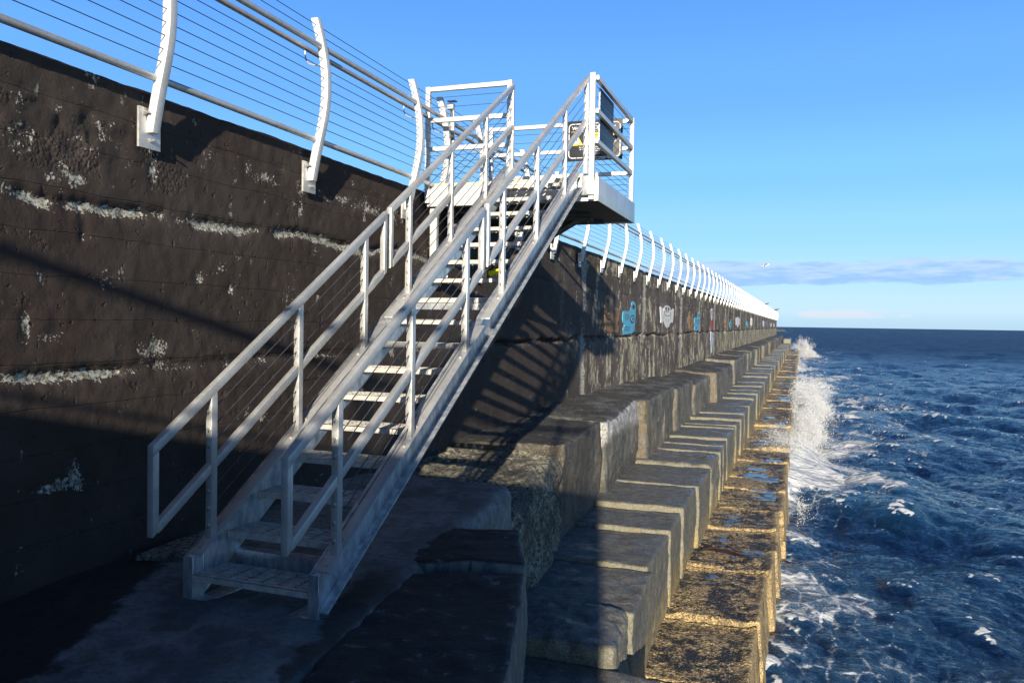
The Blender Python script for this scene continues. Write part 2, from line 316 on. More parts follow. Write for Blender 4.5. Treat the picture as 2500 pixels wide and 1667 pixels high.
    c = t.mix(t.ss(grain, 0.58, 0.70, 0, 0.5), c, (0.5, 0.48, 0.42)); c = t.mix(t.ss(t.noise(42, 5, 0.8), 0.55, 0.62, 0, 0.6), c, (0.03, 0.03, 0.026)); c = t.mix(t.ss(t.noise(48, 5, 0.8, t.coord((1, 1, 1), (7, 7, 7))), 0.56, 0.63, 0, 0.55), c, (0.46, 0.44, 0.38))
    n = t.bump(med, 0.8, 0.030); n = t.bump(foli, 0.5, 0.02, n); n = t.bump(t.noise(24, 6, 0.75), 0.7, 0.012, n); n = t.bump(fine, 0.6, 0.006, n); n = t.bump(grain, 0.3, 0.002, n)
    return t.out(c, rough, n, 0.0, 0.4)
M_ST1 = m_stone('granite_upper', 'upper'); M_ST1D = m_stone('granite_upper_dark', 'updark'); M_ST1B = m_stone('granite_upper_bloom', 'upbloom'); M_ST1R = m_stone('rough_lichen_stone', 'rough'); M_ST2 = m_stone('granite_middle', 'middle'); M_ST3 = m_stone('barnacled_stone', 'lower')
def m_shade_slab():
    t = NT('algae_slab_stone'); o = t.sep(); g = t.sep(t.geo()); top = t.ss(g['Z'], 0.6, 0.9)
    med = t.noise(7, 9, 0.7); big = t.noise(1.6, 6, 0.62, t.coord((1, 1, 1), (2.3, 0, 0))); fine = t.noise(70, 5, 0.75)
    c = t.mix(t.ss(med, 0.3, 0.7), (0.15, 0.155, 0.155), (0.33, 0.335, 0.33))
    c = t.mix(t.ss(t.noise(5, 6, 0.7, t.coord((1, 1, 1), (9, 1, 0))), 0.55, 0.7, 0, 0.6), c, (0.13, 0.09, 0.055))
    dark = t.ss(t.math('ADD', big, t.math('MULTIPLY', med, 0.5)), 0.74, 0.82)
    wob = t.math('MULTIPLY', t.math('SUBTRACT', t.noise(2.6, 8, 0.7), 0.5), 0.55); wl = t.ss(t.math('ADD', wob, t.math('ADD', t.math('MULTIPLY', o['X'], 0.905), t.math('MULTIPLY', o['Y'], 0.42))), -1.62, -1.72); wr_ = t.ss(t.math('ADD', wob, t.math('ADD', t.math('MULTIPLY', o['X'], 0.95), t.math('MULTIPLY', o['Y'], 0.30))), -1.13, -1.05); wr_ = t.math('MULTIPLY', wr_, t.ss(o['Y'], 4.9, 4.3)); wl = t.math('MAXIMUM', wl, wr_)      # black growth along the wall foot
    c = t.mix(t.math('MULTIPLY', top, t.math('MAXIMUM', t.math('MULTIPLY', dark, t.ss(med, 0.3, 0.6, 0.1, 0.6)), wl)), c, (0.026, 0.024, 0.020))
    c = t.mix(t.ss(fine, 0.62, 0.72, 0, 0.4), c, (0.5, 0.5, 0.48)); c = t.mix(t.ss(t.noise(26, 6, 0.75), 0.54, 0.64, 0, 0.5), c, (0.05, 0.048, 0.042))
    c = t.mix(t.ss(fine, 0.44, 0.36, 0, 0.5), c, (0.04, 0.04, 0.036)); n = t.bump(med, 0.6, 0.04); n = t.bump(t.noise(26, 6, 0.75), 0.6, 0.012, n); n = t.bump(fine, 0.7, 0.008, n)
    return t.out(c, 0.72, n, 0, 0.4)
M_SLAB = m_shade_slab()
def m_blackblock():
    t = NT('black_algae_stone'); g = t.sep(t.geo()); top = t.ss(g['Z'], 0.5, 0.9); med = t.noise(7, 9, 0.72); strk = t.noise(1, 6, 0.7, t.coord((14, 14, 1.5)))
    blk = t.mix(t.ss(t.noise(9, 8, 0.75), 0.56, 0.68), (0.016, 0.016, 0.016), (0.22, 0.22, 0.21))
    fac = t.mix(t.ss(strk, 0.40, 0.62), (0.10, 0.105, 0.10), (0.22, 0.225, 0.21)); fac = t.mix(t.ss(strk, 0.62, 0.70), fac, (0.05, 0.065, 0.02))
    n = t.bump(med, 0.7, 0.04); n = t.bump(strk, 0.4, 0.02, n)
    return t.out(t.mix(top, fac, blk), 0.75, n, 0, 0.4)
M_BLK = m_blackblock()

# ------------------------------------------------------------------ breakwater wall
XW, ZTOP, ZBASE = -4.095, 1.482, -1.62
Z0 = 1.47
JY = [-2.6, 3.82, 9.6, 16.0, 22.7, 30.2, 36.0, 42.4]+[42.4+6.4*k for k in range(1, 19)]
def wall_fields(Y, Z):
    P = np.stack([np.zeros_like(Y), Y, Z], 1)
    sp = np.zeros_like(Y); d = np.zeros_like(Y)
    wob = fbm(P*np.array([1, 1, 0]), 1.1, 6, 5, 0.68)*0.105
    patchy = fbm(P, 1.4, 3, 31)*1.6+0.15
    for zc, wdt, am in ((0.70, 0.037, 0.92), (-0.33, 0.035, 0.92)):
        dz = Z-(zc+wob*(1 if zc > 0 else np.where(Y > 12, 1.0, 0.55)))
        g = np.exp(-(dz/(wdt*(1.0+0.5*fbm(P, 3.1, 2, 77))))**2)
        k = np.clip(0.80+0.55*patchy+0.9*fbm(P, 5.5, 3, 210), 0.15, 1.2)
        if zc < 0: k = k*np.where(Y > 4.15, 0.45, 1.0)
        sp += g*k*am; d -= (0.028 if zc > 0 else 0.036)*g*k*(np.where(Y > 9, 0.35, 1.0) if zc > 0 else 1)
        if zc > 0: sp -= 0.75*g*k*am*sstep(Y, 8, 12)
        d -= 0.05*np.exp(-((dz-0.03)/np.where(Y > 11, 0.026, 0.016))**2)*np.clip(0.4+patchy, 0, 1)*np.where(Y > 11, 3.4 if zc < 0 else 0.25, 0.55)
    for yj in JY:
        dy = Y-(yj+(0.03 if yj < 12 else 0.09)*fbm(P*np.array([1, 0, 1]), 2.0, 3, 9)); g = np.exp(-(dy/(0.03 if yj < 12 else 0.09+yj*0.006))**2); k = np.clip((0.35 if yj < 12 else 0.75)+patchy, 0, 1)
        lim = np.where((Z < 0.70) & (Z > 0.45), 0.9, 0.06) if yj < 5 else (0.25 if yj < 12 else 1.0)
        sp += g*k*(0.7 if yj < 12 else 1.5)*lim; d -= (0.010 if yj < 12 else 0.03)*g*(0.3+k)*lim
    up = np.exp(-((Z-1.13)/0.07)**2)
    n = fbm(P, 5.0, 4, 61); n2 = fbm(P, 2.2, 4, 90)
    sp += up*np.clip(n2*1.8+0.18, 0, 0.48)                       # broken strip under the coping
    left = sstep(-Y, -5.0, -3.6)*sstep(Z, 0.75, 1.0)*(1-sstep(Z, 1.2, 1.28))
    sp += left*np.clip(n*1.8+0.20, 0, 0.46)
    for (yc, zc, ry, rz) in ((4.85, 0.30, 0.05, 0.06), (4.42, -0.22, 0.10, 0.10), (5.2, 0.22, 0.03, 0.04), (4.4, 0.95, 0.05, 0.10), (6.1, 0.92, 0.04, 0.09), (3.45, -0.05, 0.04, 0.12), (3.62, -0.12, 0.10, 0.05), (3.6, -1.0, 0.14, 0.03), (3.78, -0.92, 0.05, 0.10)):
        g = np.exp(-(((Y-yc)/ry)**2+((Z-zc)/rz)**2)*(1+0.8*n)); sp += 0.75*g; d -= 0.010*g
    sp += np.clip(fbm(P, 5.0, 4, 123)-0.30, 0, 1)*1.3+0.22*sstep(Z, 0.9, 1.15)*np.clip(fbm(P, 1.1, 3, 124)*2, 0, 1)
    d += 0.004*fbm(P, 2.0, 4, 3)+0.006*fbm(P, 14.0, 3, 4)
    d -= 0.012*np.exp(-((Z-1.25+0.02*fbm(P, 2, 3, 71))/0.008)**2)
    d += left*0.02*fbm(P, 9, 3, 41)
    return np.clip(sp, 0, 1.2), d, np.clip(sstep(-Y, -5.6, -3.8)*sstep(Z, 0.72, 0.95)*(1-sstep(Z, 1.18, 1.27))*(0.6+n2*1.5), 0, 1)
def build_wall():
    ys = [-8.0]
    while ys[-1] < 157.2:
        y = ys[-1]; ys.append(y + (0.12 if y < 2.8 else max(0.022, y*0.0042)))
    ys = np.array(ys); zs = np.concatenate([np.linspace(ZBASE-1.6, ZBASE, 6)[:-1], np.linspace(ZBASE, ZTOP, 128)])
    Yg, Zg = np.meshgrid(ys, zs, indexing='ij'); Yf, Zf = Yg.ravel(), Zg.ravel()
    sp, d, grv = wall_fields(Yf, Zf)
    top = (Zf > ZTOP-1e-4)
    X = XW+d; Ztop = Zf + np.where(top, 0.012*fbm(np.stack([Yf*0, Yf, Yf*0], 1), 3.0, 4, 8), 0)
    far = sstep(Yf, 13.0, 19.0)  # lighter paint starts late, deepening the stair shadow in the wall colour
    V = np.stack([X, Yf, Ztop], 1); ny, nz = len(ys), len(zs)
    idx = np.arange(ny*nz).reshape(ny, nz)
    Fq = np.stack([idx[:-1, :-1], idx[1:, :-1], idx[1:, 1:], idx[:-1, 1:]], -1).reshape(-1, 4)
    # top slab and back, and end cap
    tv = V.reshape(ny, nz, 3)[:, -1]; b1 = tv.copy(); b1[:, 0] = -8.6; b2 = b1.copy(); b2[:, 2] = -5.5; mid = tv.copy(); mid[:, 0] -= 0.04; mid[:, 2] += 0.012
    base = len(V); V = np.concatenate([V, mid, b1, b2]); i0 = idx[:, -1]; a = base+np.arange(ny); b = a+ny; c = b+ny
    for p, q in ((i0, a), (a, b), (b, c)):
        Fq = np.concatenate([Fq, np.stack([p[:-1], p[1:], q[1:], q[:-1]], -1)])
    z = np.zeros(3*ny); sp = np.concatenate([sp, z]); far = np.concatenate([far, np.concatenate([far[idx[:, -1]]]*3)]); grv = np.concatenate([grv, z])
    e = np.array([[idx[-1, 0], c[-1], b[-1], idx[-1, -1]]]); Fq = np.concatenate([Fq, e])
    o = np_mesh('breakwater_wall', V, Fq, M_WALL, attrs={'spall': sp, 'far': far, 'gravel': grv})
    tag(o, 'long dark painted concrete breakwater wall running to the horizon, chipped along its pour joints', 'wall')
build_wall()
# return wall behind the viewer (throws the big foreground shadow)
def build_return():
    n = 40; xs = np.linspace(-4.5, 1.36, n); zs = np.linspace(-5.5, ZTOP, 30)
    Xg, Zg = np.meshgrid(xs, zs, indexing='ij'); P = np.stack([Xg.ravel(), np.full(Xg.size, -5.2), Zg.ravel()], 1)
    P[:, 1] += 0.03*fbm(P, 2, 4, 6); idx = np.arange(n*30).reshape(n, 30)
    Fq = np.stack([idx[:-1, :-1], idx[:-1, 1:], idx[1:, 1:], idx[1:, :-1]], -1).reshape(-1, 4)
    Q = P.copy(); Q[:, 1] -= 2.2; Fb = Fq[:, ::-1]+len(P); V = np.concatenate([P, Q]); fs = [Fq, Fb]
    for line in (idx[:, -1], idx[-1, :], idx[0, :]):
        fs.append(np.stack([line[:-1], line[1:], line[1:]+len(P), line[:-1]+len(P)], -1))
    z = np.zeros(len(V)); o = np_mesh('return_wall', V, np.concatenate(fs), M_WALL, attrs={'spall': z, 'far': z}, smooth=False)
    tag(o, 'dark concrete return wall closing off the ledge behind the viewpoint', 'wall')
build_return()
# ------------------------------------------------------------------ stone blocks
def block(name, quad, zb, zt, rad=0.05, amp=0.03, res=0.06, mat=None, seed=0, batter=0.0, rim=None, pool=False, fine=0.35, link=True, wedge=0.0):
    """rounded, weathered stone on a plan quad [(x,y)x4] (near-left, near-right, far-right, far-left); zt = 4 corner heights"""
    q = np.array(quad, float); zt = np.array(zt if hasattr(zt, '__len__') else [zt]*4, float)
    Lx = (np.linalg.norm(q[1]-q[0])+np.linalg.norm(q[2]-q[3]))/2; Ly = (np.linalg.norm(q[3]-q[0])+np.linalg.norm(q[2]-q[1]))/2; Lz = zt.mean()-zb
    dims = np.array([Lx, Ly, Lz]); n = np.maximum(4, np.minimum(150, np.ceil(dims/res))).astype(int)
    vid = {}; pts = []; faces = []
    grids = []
    for ax in range(3):
        a, b = [i for i in range(3) if i != ax]
        for side in (0, 1):
            if ax == 2 and side == 0: continue
            A, B = np.meshgrid(np.arange(n[a]+1), np.arange(n[b]+1), indexing='ij')
            I = np.zeros(A.shape+(3,), int); I[..., a] = A; I[..., b] = B; I[..., ax] = n[ax]*side; grids.append(I)
            sq = np.stack([I[:-1, :-1], I[1:, :-1], I[1:, 1:], I[:-1, 1:]], 2).reshape(-1, 4, 3)
            flip = (side == 0) ^ (ax == 1)
            faces.append(sq[:, ::-1] if flip else sq)
    FI = np.concatenate(faces); key = (FI[..., 0].astype(np.int64)*1000+FI[..., 1])*1000+FI[..., 2]
    uq, inv = np.unique(key.ravel(), return_inverse=True); I3 = np.stack([uq//1000000, (uq//1000) % 1000, uq % 1000], 1)
    Pm = I3/n*dims; rr = min(rad, dims.min()*0.45)
    lo = np.array([rr, rr, -1e9]); hi = dims-rr; core = np.clip(Pm, lo, hi); dv = Pm-core; ln = np.linalg.norm(dv, axis=1); k = np.maximum(np.abs(dv).max(1), 1e-9)
    Pm = core+np.where(ln[:, None] > 1e-9, dv/np.maximum(ln[:, None], 1e-9)*k[:, None], 0)
    uvw = Pm/dims; u, v, w = uvw.T
    xy = (q[0]*((1-u)*(1-v))[:, None]+q[1]*(u*(1-v))[:, None]+q[2]*(u*v)[:, None]+q[3]*((1-u)*v)[:, None])
    zz = zb+(zt[0]*(1-u)*(1-v)+zt[1]*u*(1-v)+zt[2]*u*v+zt[3]*(1-u)*v-zb)*w
    P = np.stack([xy[:, 0]+batter*(1-w)*u, xy[:, 1], zz], 1)
    off = np.array([seed*3.71, seed*1.93, seed*2.37])
    nr = P+off; D = np.stack([fbm(nr, 1.7, 3, seed), fbm(nr+31, 1.7, 3, seed+1)*0.6, fbm(nr+77, 1.7, 3, seed+2)*0.8], 1)*amp
    D += np.stack([fbm(nr, 8, 3, seed+3), fbm(nr+5, 8, 3, seed+4), fbm(nr+9, 8, 3, seed+5)], 1)*amp*fine
    P = P+D; pl = np.zeros(len(P)); rm = np.zeros(len(P))
    if pool or rim:
        top = w > 0.93; pn = fbm(np.stack([P[:, 0]*0.8, P[:, 1], P[:, 0]*0], 1), 2.1, 4, 55)
        pl = sstep(pn, -0.05, 0.30)*(0.55 if P[:, 1].mean() < 9.5 else (0.85 if P[:, 1].mean() < 16 else 1.0))*(u > 0.25)*(u < 0.93)*top
        br = 0.025*np.abs(fbm(nr, 16, 3, seed+6))*(w > 0.5)
        P[:, 2] += np.where(top, br*(1-pl), 0)
        rm = np.clip(np.exp(-((1-v)*Ly/0.07)**2)+np.exp(-(v*Ly/0.05)**2)*0.6+np.exp(-((1-u)*Lx/0.10)**2)+(w < 0.9), 0, 1)*np.clip(0.75+fbm(nr, 4, 3, seed+9), 0, 1)
        if rim: P[:, 2] += np.where(top, rim*(np.exp(-((1-v)*Ly/0.06)**2)+0.8*np.exp(-((1-u)*Lx/0.07)**2))*(0.6+0.8*fbm(nr, 3, 2, seed+8)), 0)
        P[:, 2] = np.where(top, P[:, 2]*(1-pl*0.9)+(np.minimum(P[:, 2], zt.mean()-0.02))*pl*0.9, P[:, 2])
    return np_mesh(name, P, inv.reshape(-1, 4), mat, attrs={'pool': pl, 'rim': rm} if (pool or rim) else None, link=link)
def rowspec(start, lens, end):
    ys = [start]+lens
    while ys[-1] < end: ys.append(ys[-1]+RNG.uniform(1.1, 2.3))
    return ys
# row 1 : upper ledge
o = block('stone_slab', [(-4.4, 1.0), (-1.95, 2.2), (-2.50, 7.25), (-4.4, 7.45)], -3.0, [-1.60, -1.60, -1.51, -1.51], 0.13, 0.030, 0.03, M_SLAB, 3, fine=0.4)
tag(o, 'big grey stone slab in shade that the foot of the steel stair stands on', 'stone slab')
o = block('stone_block', [(-1.70, 1.8), (-0.80, 1.9), (-1.62, 4.95), (-2.46, 4.60)], -3.1, [-1.59, -1.585, -1.585, -1.59], 0.03, 0.025, 0.03, M_BLK, 11, fine=0.6)
tag(o, 'black algae-topped stone block in the shaded foreground beside the slab', 'stone block')
o = block('stone_block', [(-2.50, 4.72), (-1.64, 5.0), (-1.92, 5.72), (-2.45, 5.68)], -3.0, [-1.56, -1.54, -1.53, -1.55], 0.035, 0.035, 0.035, M_BLK, 12)
tag(o, 'small raised dark stone with green streaked face behind the black block', 'stone block')
o = block('loose_stone', [(-4.02, 4.15), (-3.72, 4.2), (-3.66, 4.62), (-4.0, 4.75)], -1.62, [-1.50, -1.49, -1.50, -1.50], 0.06, 0.05, 0.02, M_ST1R, 14)
tag(o, 'flat brownish loose stone at the foot of the wall left of the stair', 'stone')
o = block('stone_block', [(-4.4, 7.42), (-2.44, 7.3), (-2.76, 9.85), (-4.4, 9.8)], -2.9, [-1.72, -1.80, -1.57, -1.52], 0.22, 0.11, 0.035, M_ST1R, 21, fine=0.5)
tag(o, 'rough black and cream pitted boulder-like block just behind the shaded slab', 'stone block')
o = block('stone_block', [(-4.4, 9.5), (-2.72, 9.72), (-2.86, 12.4), (-4.4, 12.4)], -2.9, [-1.50, -1.50, -1.50, -1.48], 0.03, 0.04, 0.035, M_ST1D, 22, fine=0.6)
tag(o, 'dark topped stone block with stair shadows on it, behind the rough pitted block', 'stone block')
o = block('stone_block', [(-4.4, 12.44), (-2.80, 12.44), (-2.93, 15.85), (-4.4, 15.8)], -2.9, [-1.46, -1.52, -1.46, -1.40], 0.14, 0.08, 0.05, M_ST1B, 23)
tag(o, 'pale rounded stone block with white mineral bloom on its seaward face', 'stone block')
ys1 = [15.9, 18.3, 20.6, 24.6, 28.8, 36.6, 38.6, 44.0, 50.0, 53.0, 58.5, 63.0, 70.0, 76.0, 84.0, 92.0, 101.0, 112.0, 124.0, 138.0, 154.0]
xe = [-2.80, -2.86, -2.88, -2.84, -2.66, -2.98, -2.74, -2.86, -2.80, -2.86, -2.72, -2.84, -2.74, -2.84, -2.74, -2.82, -2.76, -2.8, -2.76, -2.8]
zt1 = [-1.48, -1.50, -1.60, -1.68, -1.60, -1.95, -1.56, -1.50, -1.58, -1.50, -1.52, -1.50, -1.54, -1.50, -1.52, -1.5, -1.55, -1.5, -1.55, -1.5]
for i in range(len(ys1)-1):
    y0, y1 = ys1[i]+0.03, ys1[i+1]-0.03; x = xe[i]
    o = block('stone_block', [(-4.4, y0), (x+RNG.uniform(-.05, .05), y0+RNG.uniform(-.0, .05)), (x-0.06+RNG.uniform(-.08, .08), y1-RNG.uniform(0, .08)), (-4.4, y1)], -2.95, [zt1[i]+0.06, zt1[i]+RNG.uniform(-.02, .03), zt1[i]+RNG.uniform(-.04, .03), zt1[i]+0.09], RNG.choice([0.03, 0.05, 0.10]), 0.07, max(0.05, y0*0.0035), M_ST1, 30+i)
    tag(o, 'grey stone block of the upper ledge along the wall', 'stone block', 'upper ledge stone blocks far along the wall')
ys1b = [-5.0, -2.4, 0.9]
for i in range(2):
    o = block('stone_block', [(-4.4, ys1b[i]+.03), (-1.0, ys1b[i]+.03), (-1.1, ys1b[i+1]-.03), (-4.4, ys1b[i+1]-.03)], -3.0, -1.6, 0.1, 0.05, 0.15, M_SLAB, 60+i)
    tag(o, 'grey stone slab of the upper ledge behind the viewpoint', 'stone slab', 'ledge slabs behind the viewpoint')
# row 2 : middle ledge
ys2 = [-5.0, -2.2, 0.4, 2.6, 4.5, 6.66, 7.62, 8.90, 10.56, 11.85, 13.6, 15.7, 17.5, 18.5, 19.7, 21.9, 22.5, 23.9, 25.6, 28.0, 31.0, 33.2, 35.0, 37.6, 40.4]
while ys2[-1] < 150: ys2.append(ys2[-1]+RNG.uniform(1.6, 3.2)*(1+ys2[-1]/120))
names2 = {6: 'brown rough broken stone of the middle ledge at the shade edge', 7: 'flat grey stone of the middle ledge split by a straight crack, half in shade', 8: 'grey stone of the middle ledge with a long dark seam, beside the cracked one'}
for i in range(len(ys2)-1):
    y0, y1 = ys2[i]+0.012, ys2[i+1]-0.012
    x = -1.53+RNG.uniform(-0.03, 0.03); r = RNG.choice([0.010, 0.016, 0.028]); am = 0.026; jx = RNG.uniform(-.025, .025)
    a = -2.63+RNG.uniform(-0.02, 0.02)
    t1, t2 = RNG.uniform(0.0, 0.035, 2); zt = [a+t1, a+t2, a-0.04+t2, a-0.035] if i % 3 else [a, a+t1*.5, a-0.02, a-0.01]
    if i == 3: x = -1.0; zt = [-2.85]*4
    if i == 4: x = -0.98; zt = [-2.88, -2.90, -2.86, -2.86]
    if i == 5: x = -1.40; zt = [-2.68, -2.72, -2.66, -2.64]; r = 0.09; am = 0.06
    if i == 6: x = -1.42; zt = [-2.68, -2.72, -2.68, -2.66]
    if i == 11: am = 0.07; r = 0.12
    gp = RNG.uniform(0, 0.012)
    o = block('stone_block', [(-3.6, y0), (x, y0+max(jx, 0)), (x-0.02+jx, y1-gp), (-3.6, y1)], -3.85, zt, r, am, min(0.3, max(0.03, y0*0.0036)), M_ST2, 100+i, fine=0.55)
    lab = names2.get(i)
    if lab: tag(o, lab, 'stone block')
    else: tag(o, 'grey stone block of the middle ledge with a sunlit yellowish near edge', 'stone block', 'middle ledge stone blocks')
# row 3 : lowest ledge with barnacles
ys3 = [-5.0, -2.0, 1.0, 4.0, 6.2, 8.4, 10.3, 12.5, 13.85, 15.15, 16.8, 18.9, 20.5, 23.0, 25.0, 26.1, 28.2, 31.5]
while ys3[-1] < 132: ys3.append(ys3[-1]+RNG.uniform(1.8, 3.4)*(1+ys3[-1]/120))
for i in range(len(ys3)-1):
    y0, y1 = ys3[i]+0.025, ys3[i+1]-0.025
    x = -0.40 if y0 < 12 else (-0.30 if y0 < 16.7 else -0.23)
    x += RNG.uniform(-0.03, 0.03)
    if 25.0 <= y0 < 26: x -= 0.8
    a = -3.63+RNG.uniform(-0.05, 0.05); zt = [a+0.02, a+0.01, a-0.03, a-0.03]
    o = block('barnacled_block', [(-2.3, y0), (x, y0), (x, y1), (-2.3, y1)], -5.6, zt, 0.035, 0.03, min(0.3, max(0.028, y0*0.0028)), M_ST3, 200+i, batter=0.16, rim=0.05, pool=True)
    tag(o, 'barnacle and mussel covered stone block of the lowest ledge at the waterline, with puddles', 'stone block', 'barnacled blocks of the lowest ledge')
# kelp on the ledge
def kelp():
    mb = MB()
    for k in range(5):
        pts = [(-1.40+0.62*t+0.02*math.sin(9*t+k), 13.35+0.10*math.sin(3*t+k*1.3)-0.16*t+k*0.03, -3.58+0.03*math.sin(7*t+k)+0.03*(1-abs(2*t-1))+k*0.012) for t in np.linspace(0, 1, 12)]
        mb.tube(pts, 0.017-0.002*k, 6)
    o = mb.build('kelp_strand', flat('red_brown_kelp', (0.030, 0.012, 0.008), 0.35, 0.4, 20), smooth=True)
    tag(o, 'dark red-brown strand of kelp lying on the barnacled ledge', 'seaweed')
kelp()
# ------------------------------------------------------------------ cable fence on the wall
PZ = [2.590, 2.45, 2.34, 2.23, 2.07, 1.91, 1.79, 1.67, 1.555, 1.44, 1.31, 1.20]
PX = [-3.961, -3.920, -3.890, -3.867, -3.850, -3.848, -3.860, -3.885, -3.917, -3.947, -3.972, -3.992]
def smooth_profile():
    z = np.linspace(1.20, 2.59, 26); x = np.interp(z, PZ[::-1], PX[::-1]); x = np.convolve(np.pad(x, 3, mode='reflect', reflect_type='odd'), np.ones(7)/7, 'valid'); return z, x
def post_at(y=0.0, with_hook=True):
    root = MB(); z, x = smooth_profile(); hw = 0.031; dp = 0.066; vs = []; fs = []
    for zz, xx in zip(z, x): vs += [(xx, -hw, zz), (xx, hw, zz), (xx-dp, hw, zz), (xx-dp, -hw, zz)]
    n = len(z)
    for i in range(n-1):
        for k in range(4): fs.append((i*4+k, i*4+(k+1) % 4, i*4+4+(k+1) % 4, i*4+4+k))
    fs += [(3, 2, 1, 0), (4*n-4, 4*n-3, 4*n-2, 4*n-1)]; root.add(vs, fs)
    post = root.build('fence_post', M_POST, bevel=0.004)
    pl = MB().box(-4.062, -4.045, -0.095, 0.095, 1.10, 1.362).build('base_plate', M_AL, post, bevel=0.002)
    for (by, bz) in ((-0.055, 1.325), (0.0, 1.155)):
        b = MB(); b.tube([(-4.05, by, bz), (-4.028, by, bz)], 0.014, 6); b.tube([(-4.04, by, bz), (-4.000, by, bz)], 0.007, 8); b.build('bolt', M_BOLT, post, smooth=True)
    if with_hook:
        pts = [(-3.935, -0.02, 2.185), (-3.985, -0.05, 2.178), (-4.02, -0.07, 2.19), (-4.042, -0.08, 2.225), (-4.05, -0.082, 2.30)]
        MB().tube(pts, 0.0065, 6).build('rail_bracket', M_AL, post, smooth=True)
    return post
def profile_x(zz):
    z, x = smooth_profile(); return float(np.interp(zz, z, x))-0.033
CZ = [1.648, 1.728, 1.813, 1.897, 1.981, 2.066, 2.147, 2.233, 2.439, 2.528]
def fence(y0, y1, ys, label, root_y):
    f = empty('cable_fence', (0, root_y, 0)); tag(f, label, 'fence')
    P0 = post_at(); first = True
    for y in ys:
        p = P0 if first else dup(P0, f, (0, y-root_y, 0))
        if first: P0.parent = f; P0.location = (0, y-root_y, 0); first = False
    N = 2
    def line(x, z, r, name, mat, n):
        MB().tube([(x, y0-root_y, z), (x, y1-root_y, z)], r, n).build(name, mat, f, smooth=True)
    line(-3.982, 1.552, 0.024, 'bottom_rail', M_AL, 14)
    line(profile_x(2.34)-0.002, 2.34, 0.024, 'handrail', M_AL, 14)
    line(-4.05, 2.322, 0.022, 'handrail', M_AL, 14)
    for z in CZ: line(profile_x(z), z, 0.0032, 'cable', M_CABLE, 6)
    # cable ferrules sticking out of each post near the viewer
    return f
SPC, FY0 = 1.8535, 6.1655
fposts = [FY0+SPC*i for i in range(-5, 82)]
fence(-3.3, 156.6, [y for y in fposts if y < 156.4]+[8.74], 'long white curved-post cable fence along the top of the breakwater wall', 0)
# fence on the return wall
def ret_fence():
    f = empty('cable_fence', (0.9, -5.0-1.15, 0)); tag(f, 'cable fence with curved posts on the return wall behind the viewpoint', 'fence')
    f.rotation_euler = (0, 0, math.pi/2); f.location = (1.2, -1.13, 0)
    P0 = post_at(); P0.parent = f; P0.location = (0, 0.5, 0)
    for i in range(2): dup(P0, f, (0, 2.35+1.85*i, 0))
    def line(x, z, r, name, n): MB().tube([(x, 0.0, z), (x, 5.6, z)], r, n).build(name, M_AL if n > 8 else M_CABLE, f, smooth=True)
    line(-3.982, 1.552, 0.024, 'bottom_rail', 12); line(profile_x(2.34), 2.34, 0.024, 'handrail', 12); line(-4.05, 2.322, 0.022, 'handrail', 12)
    for z in CZ: line(profile_x(z), z, 0.0032, 'cable', 6)
ret_fence()
# ------------------------------------------------------------------ staircase
ST = empty('steel_staircase', (-3.150, 3.84, 0), 0.0306); ST.rotation_euler = (0, 0, 0.0306*-1)
tag(ST, 'galvanised open-tread steel staircase with cable guard rails climbing to the landing', 'staircase')
K = 0.18/0.2816
VL, VR = 0.0, 0.835        # centre lines of the two guard rails (v axis = local X, u axis = local Y)
WL, WR = -0.012, 0.752        # web inner faces
def barseg(mb, v, u0, u1, z0c, w=0.042, h=0.050, vert=False, plumb=True):
    """sloped rectangular tube, centre height z0c at u=0, plumb cut ends"""
    hh = h/2/math.cos(math.atan(K)); a, b = v-w/2, v+w/2
    za, zb = z0c+K*u0, z0c+K*u1
    mb.hexa([(a, u0, za-hh), (b, u0, za-hh), (b, u1, zb-hh), (a, u1, zb-hh), (a, u0, za+hh), (b, u0, za+hh), (b, u1, zb+hh), (a, u1, zb+hh)])
ZT = -0.374; ZM = -0.835; ZF = -1.250     # rail top, midrail centre, flange top at u=0
US = [0.0, 0.8142, 1.6284]; US2 = [2.3207, 3.1179, 3.9151]
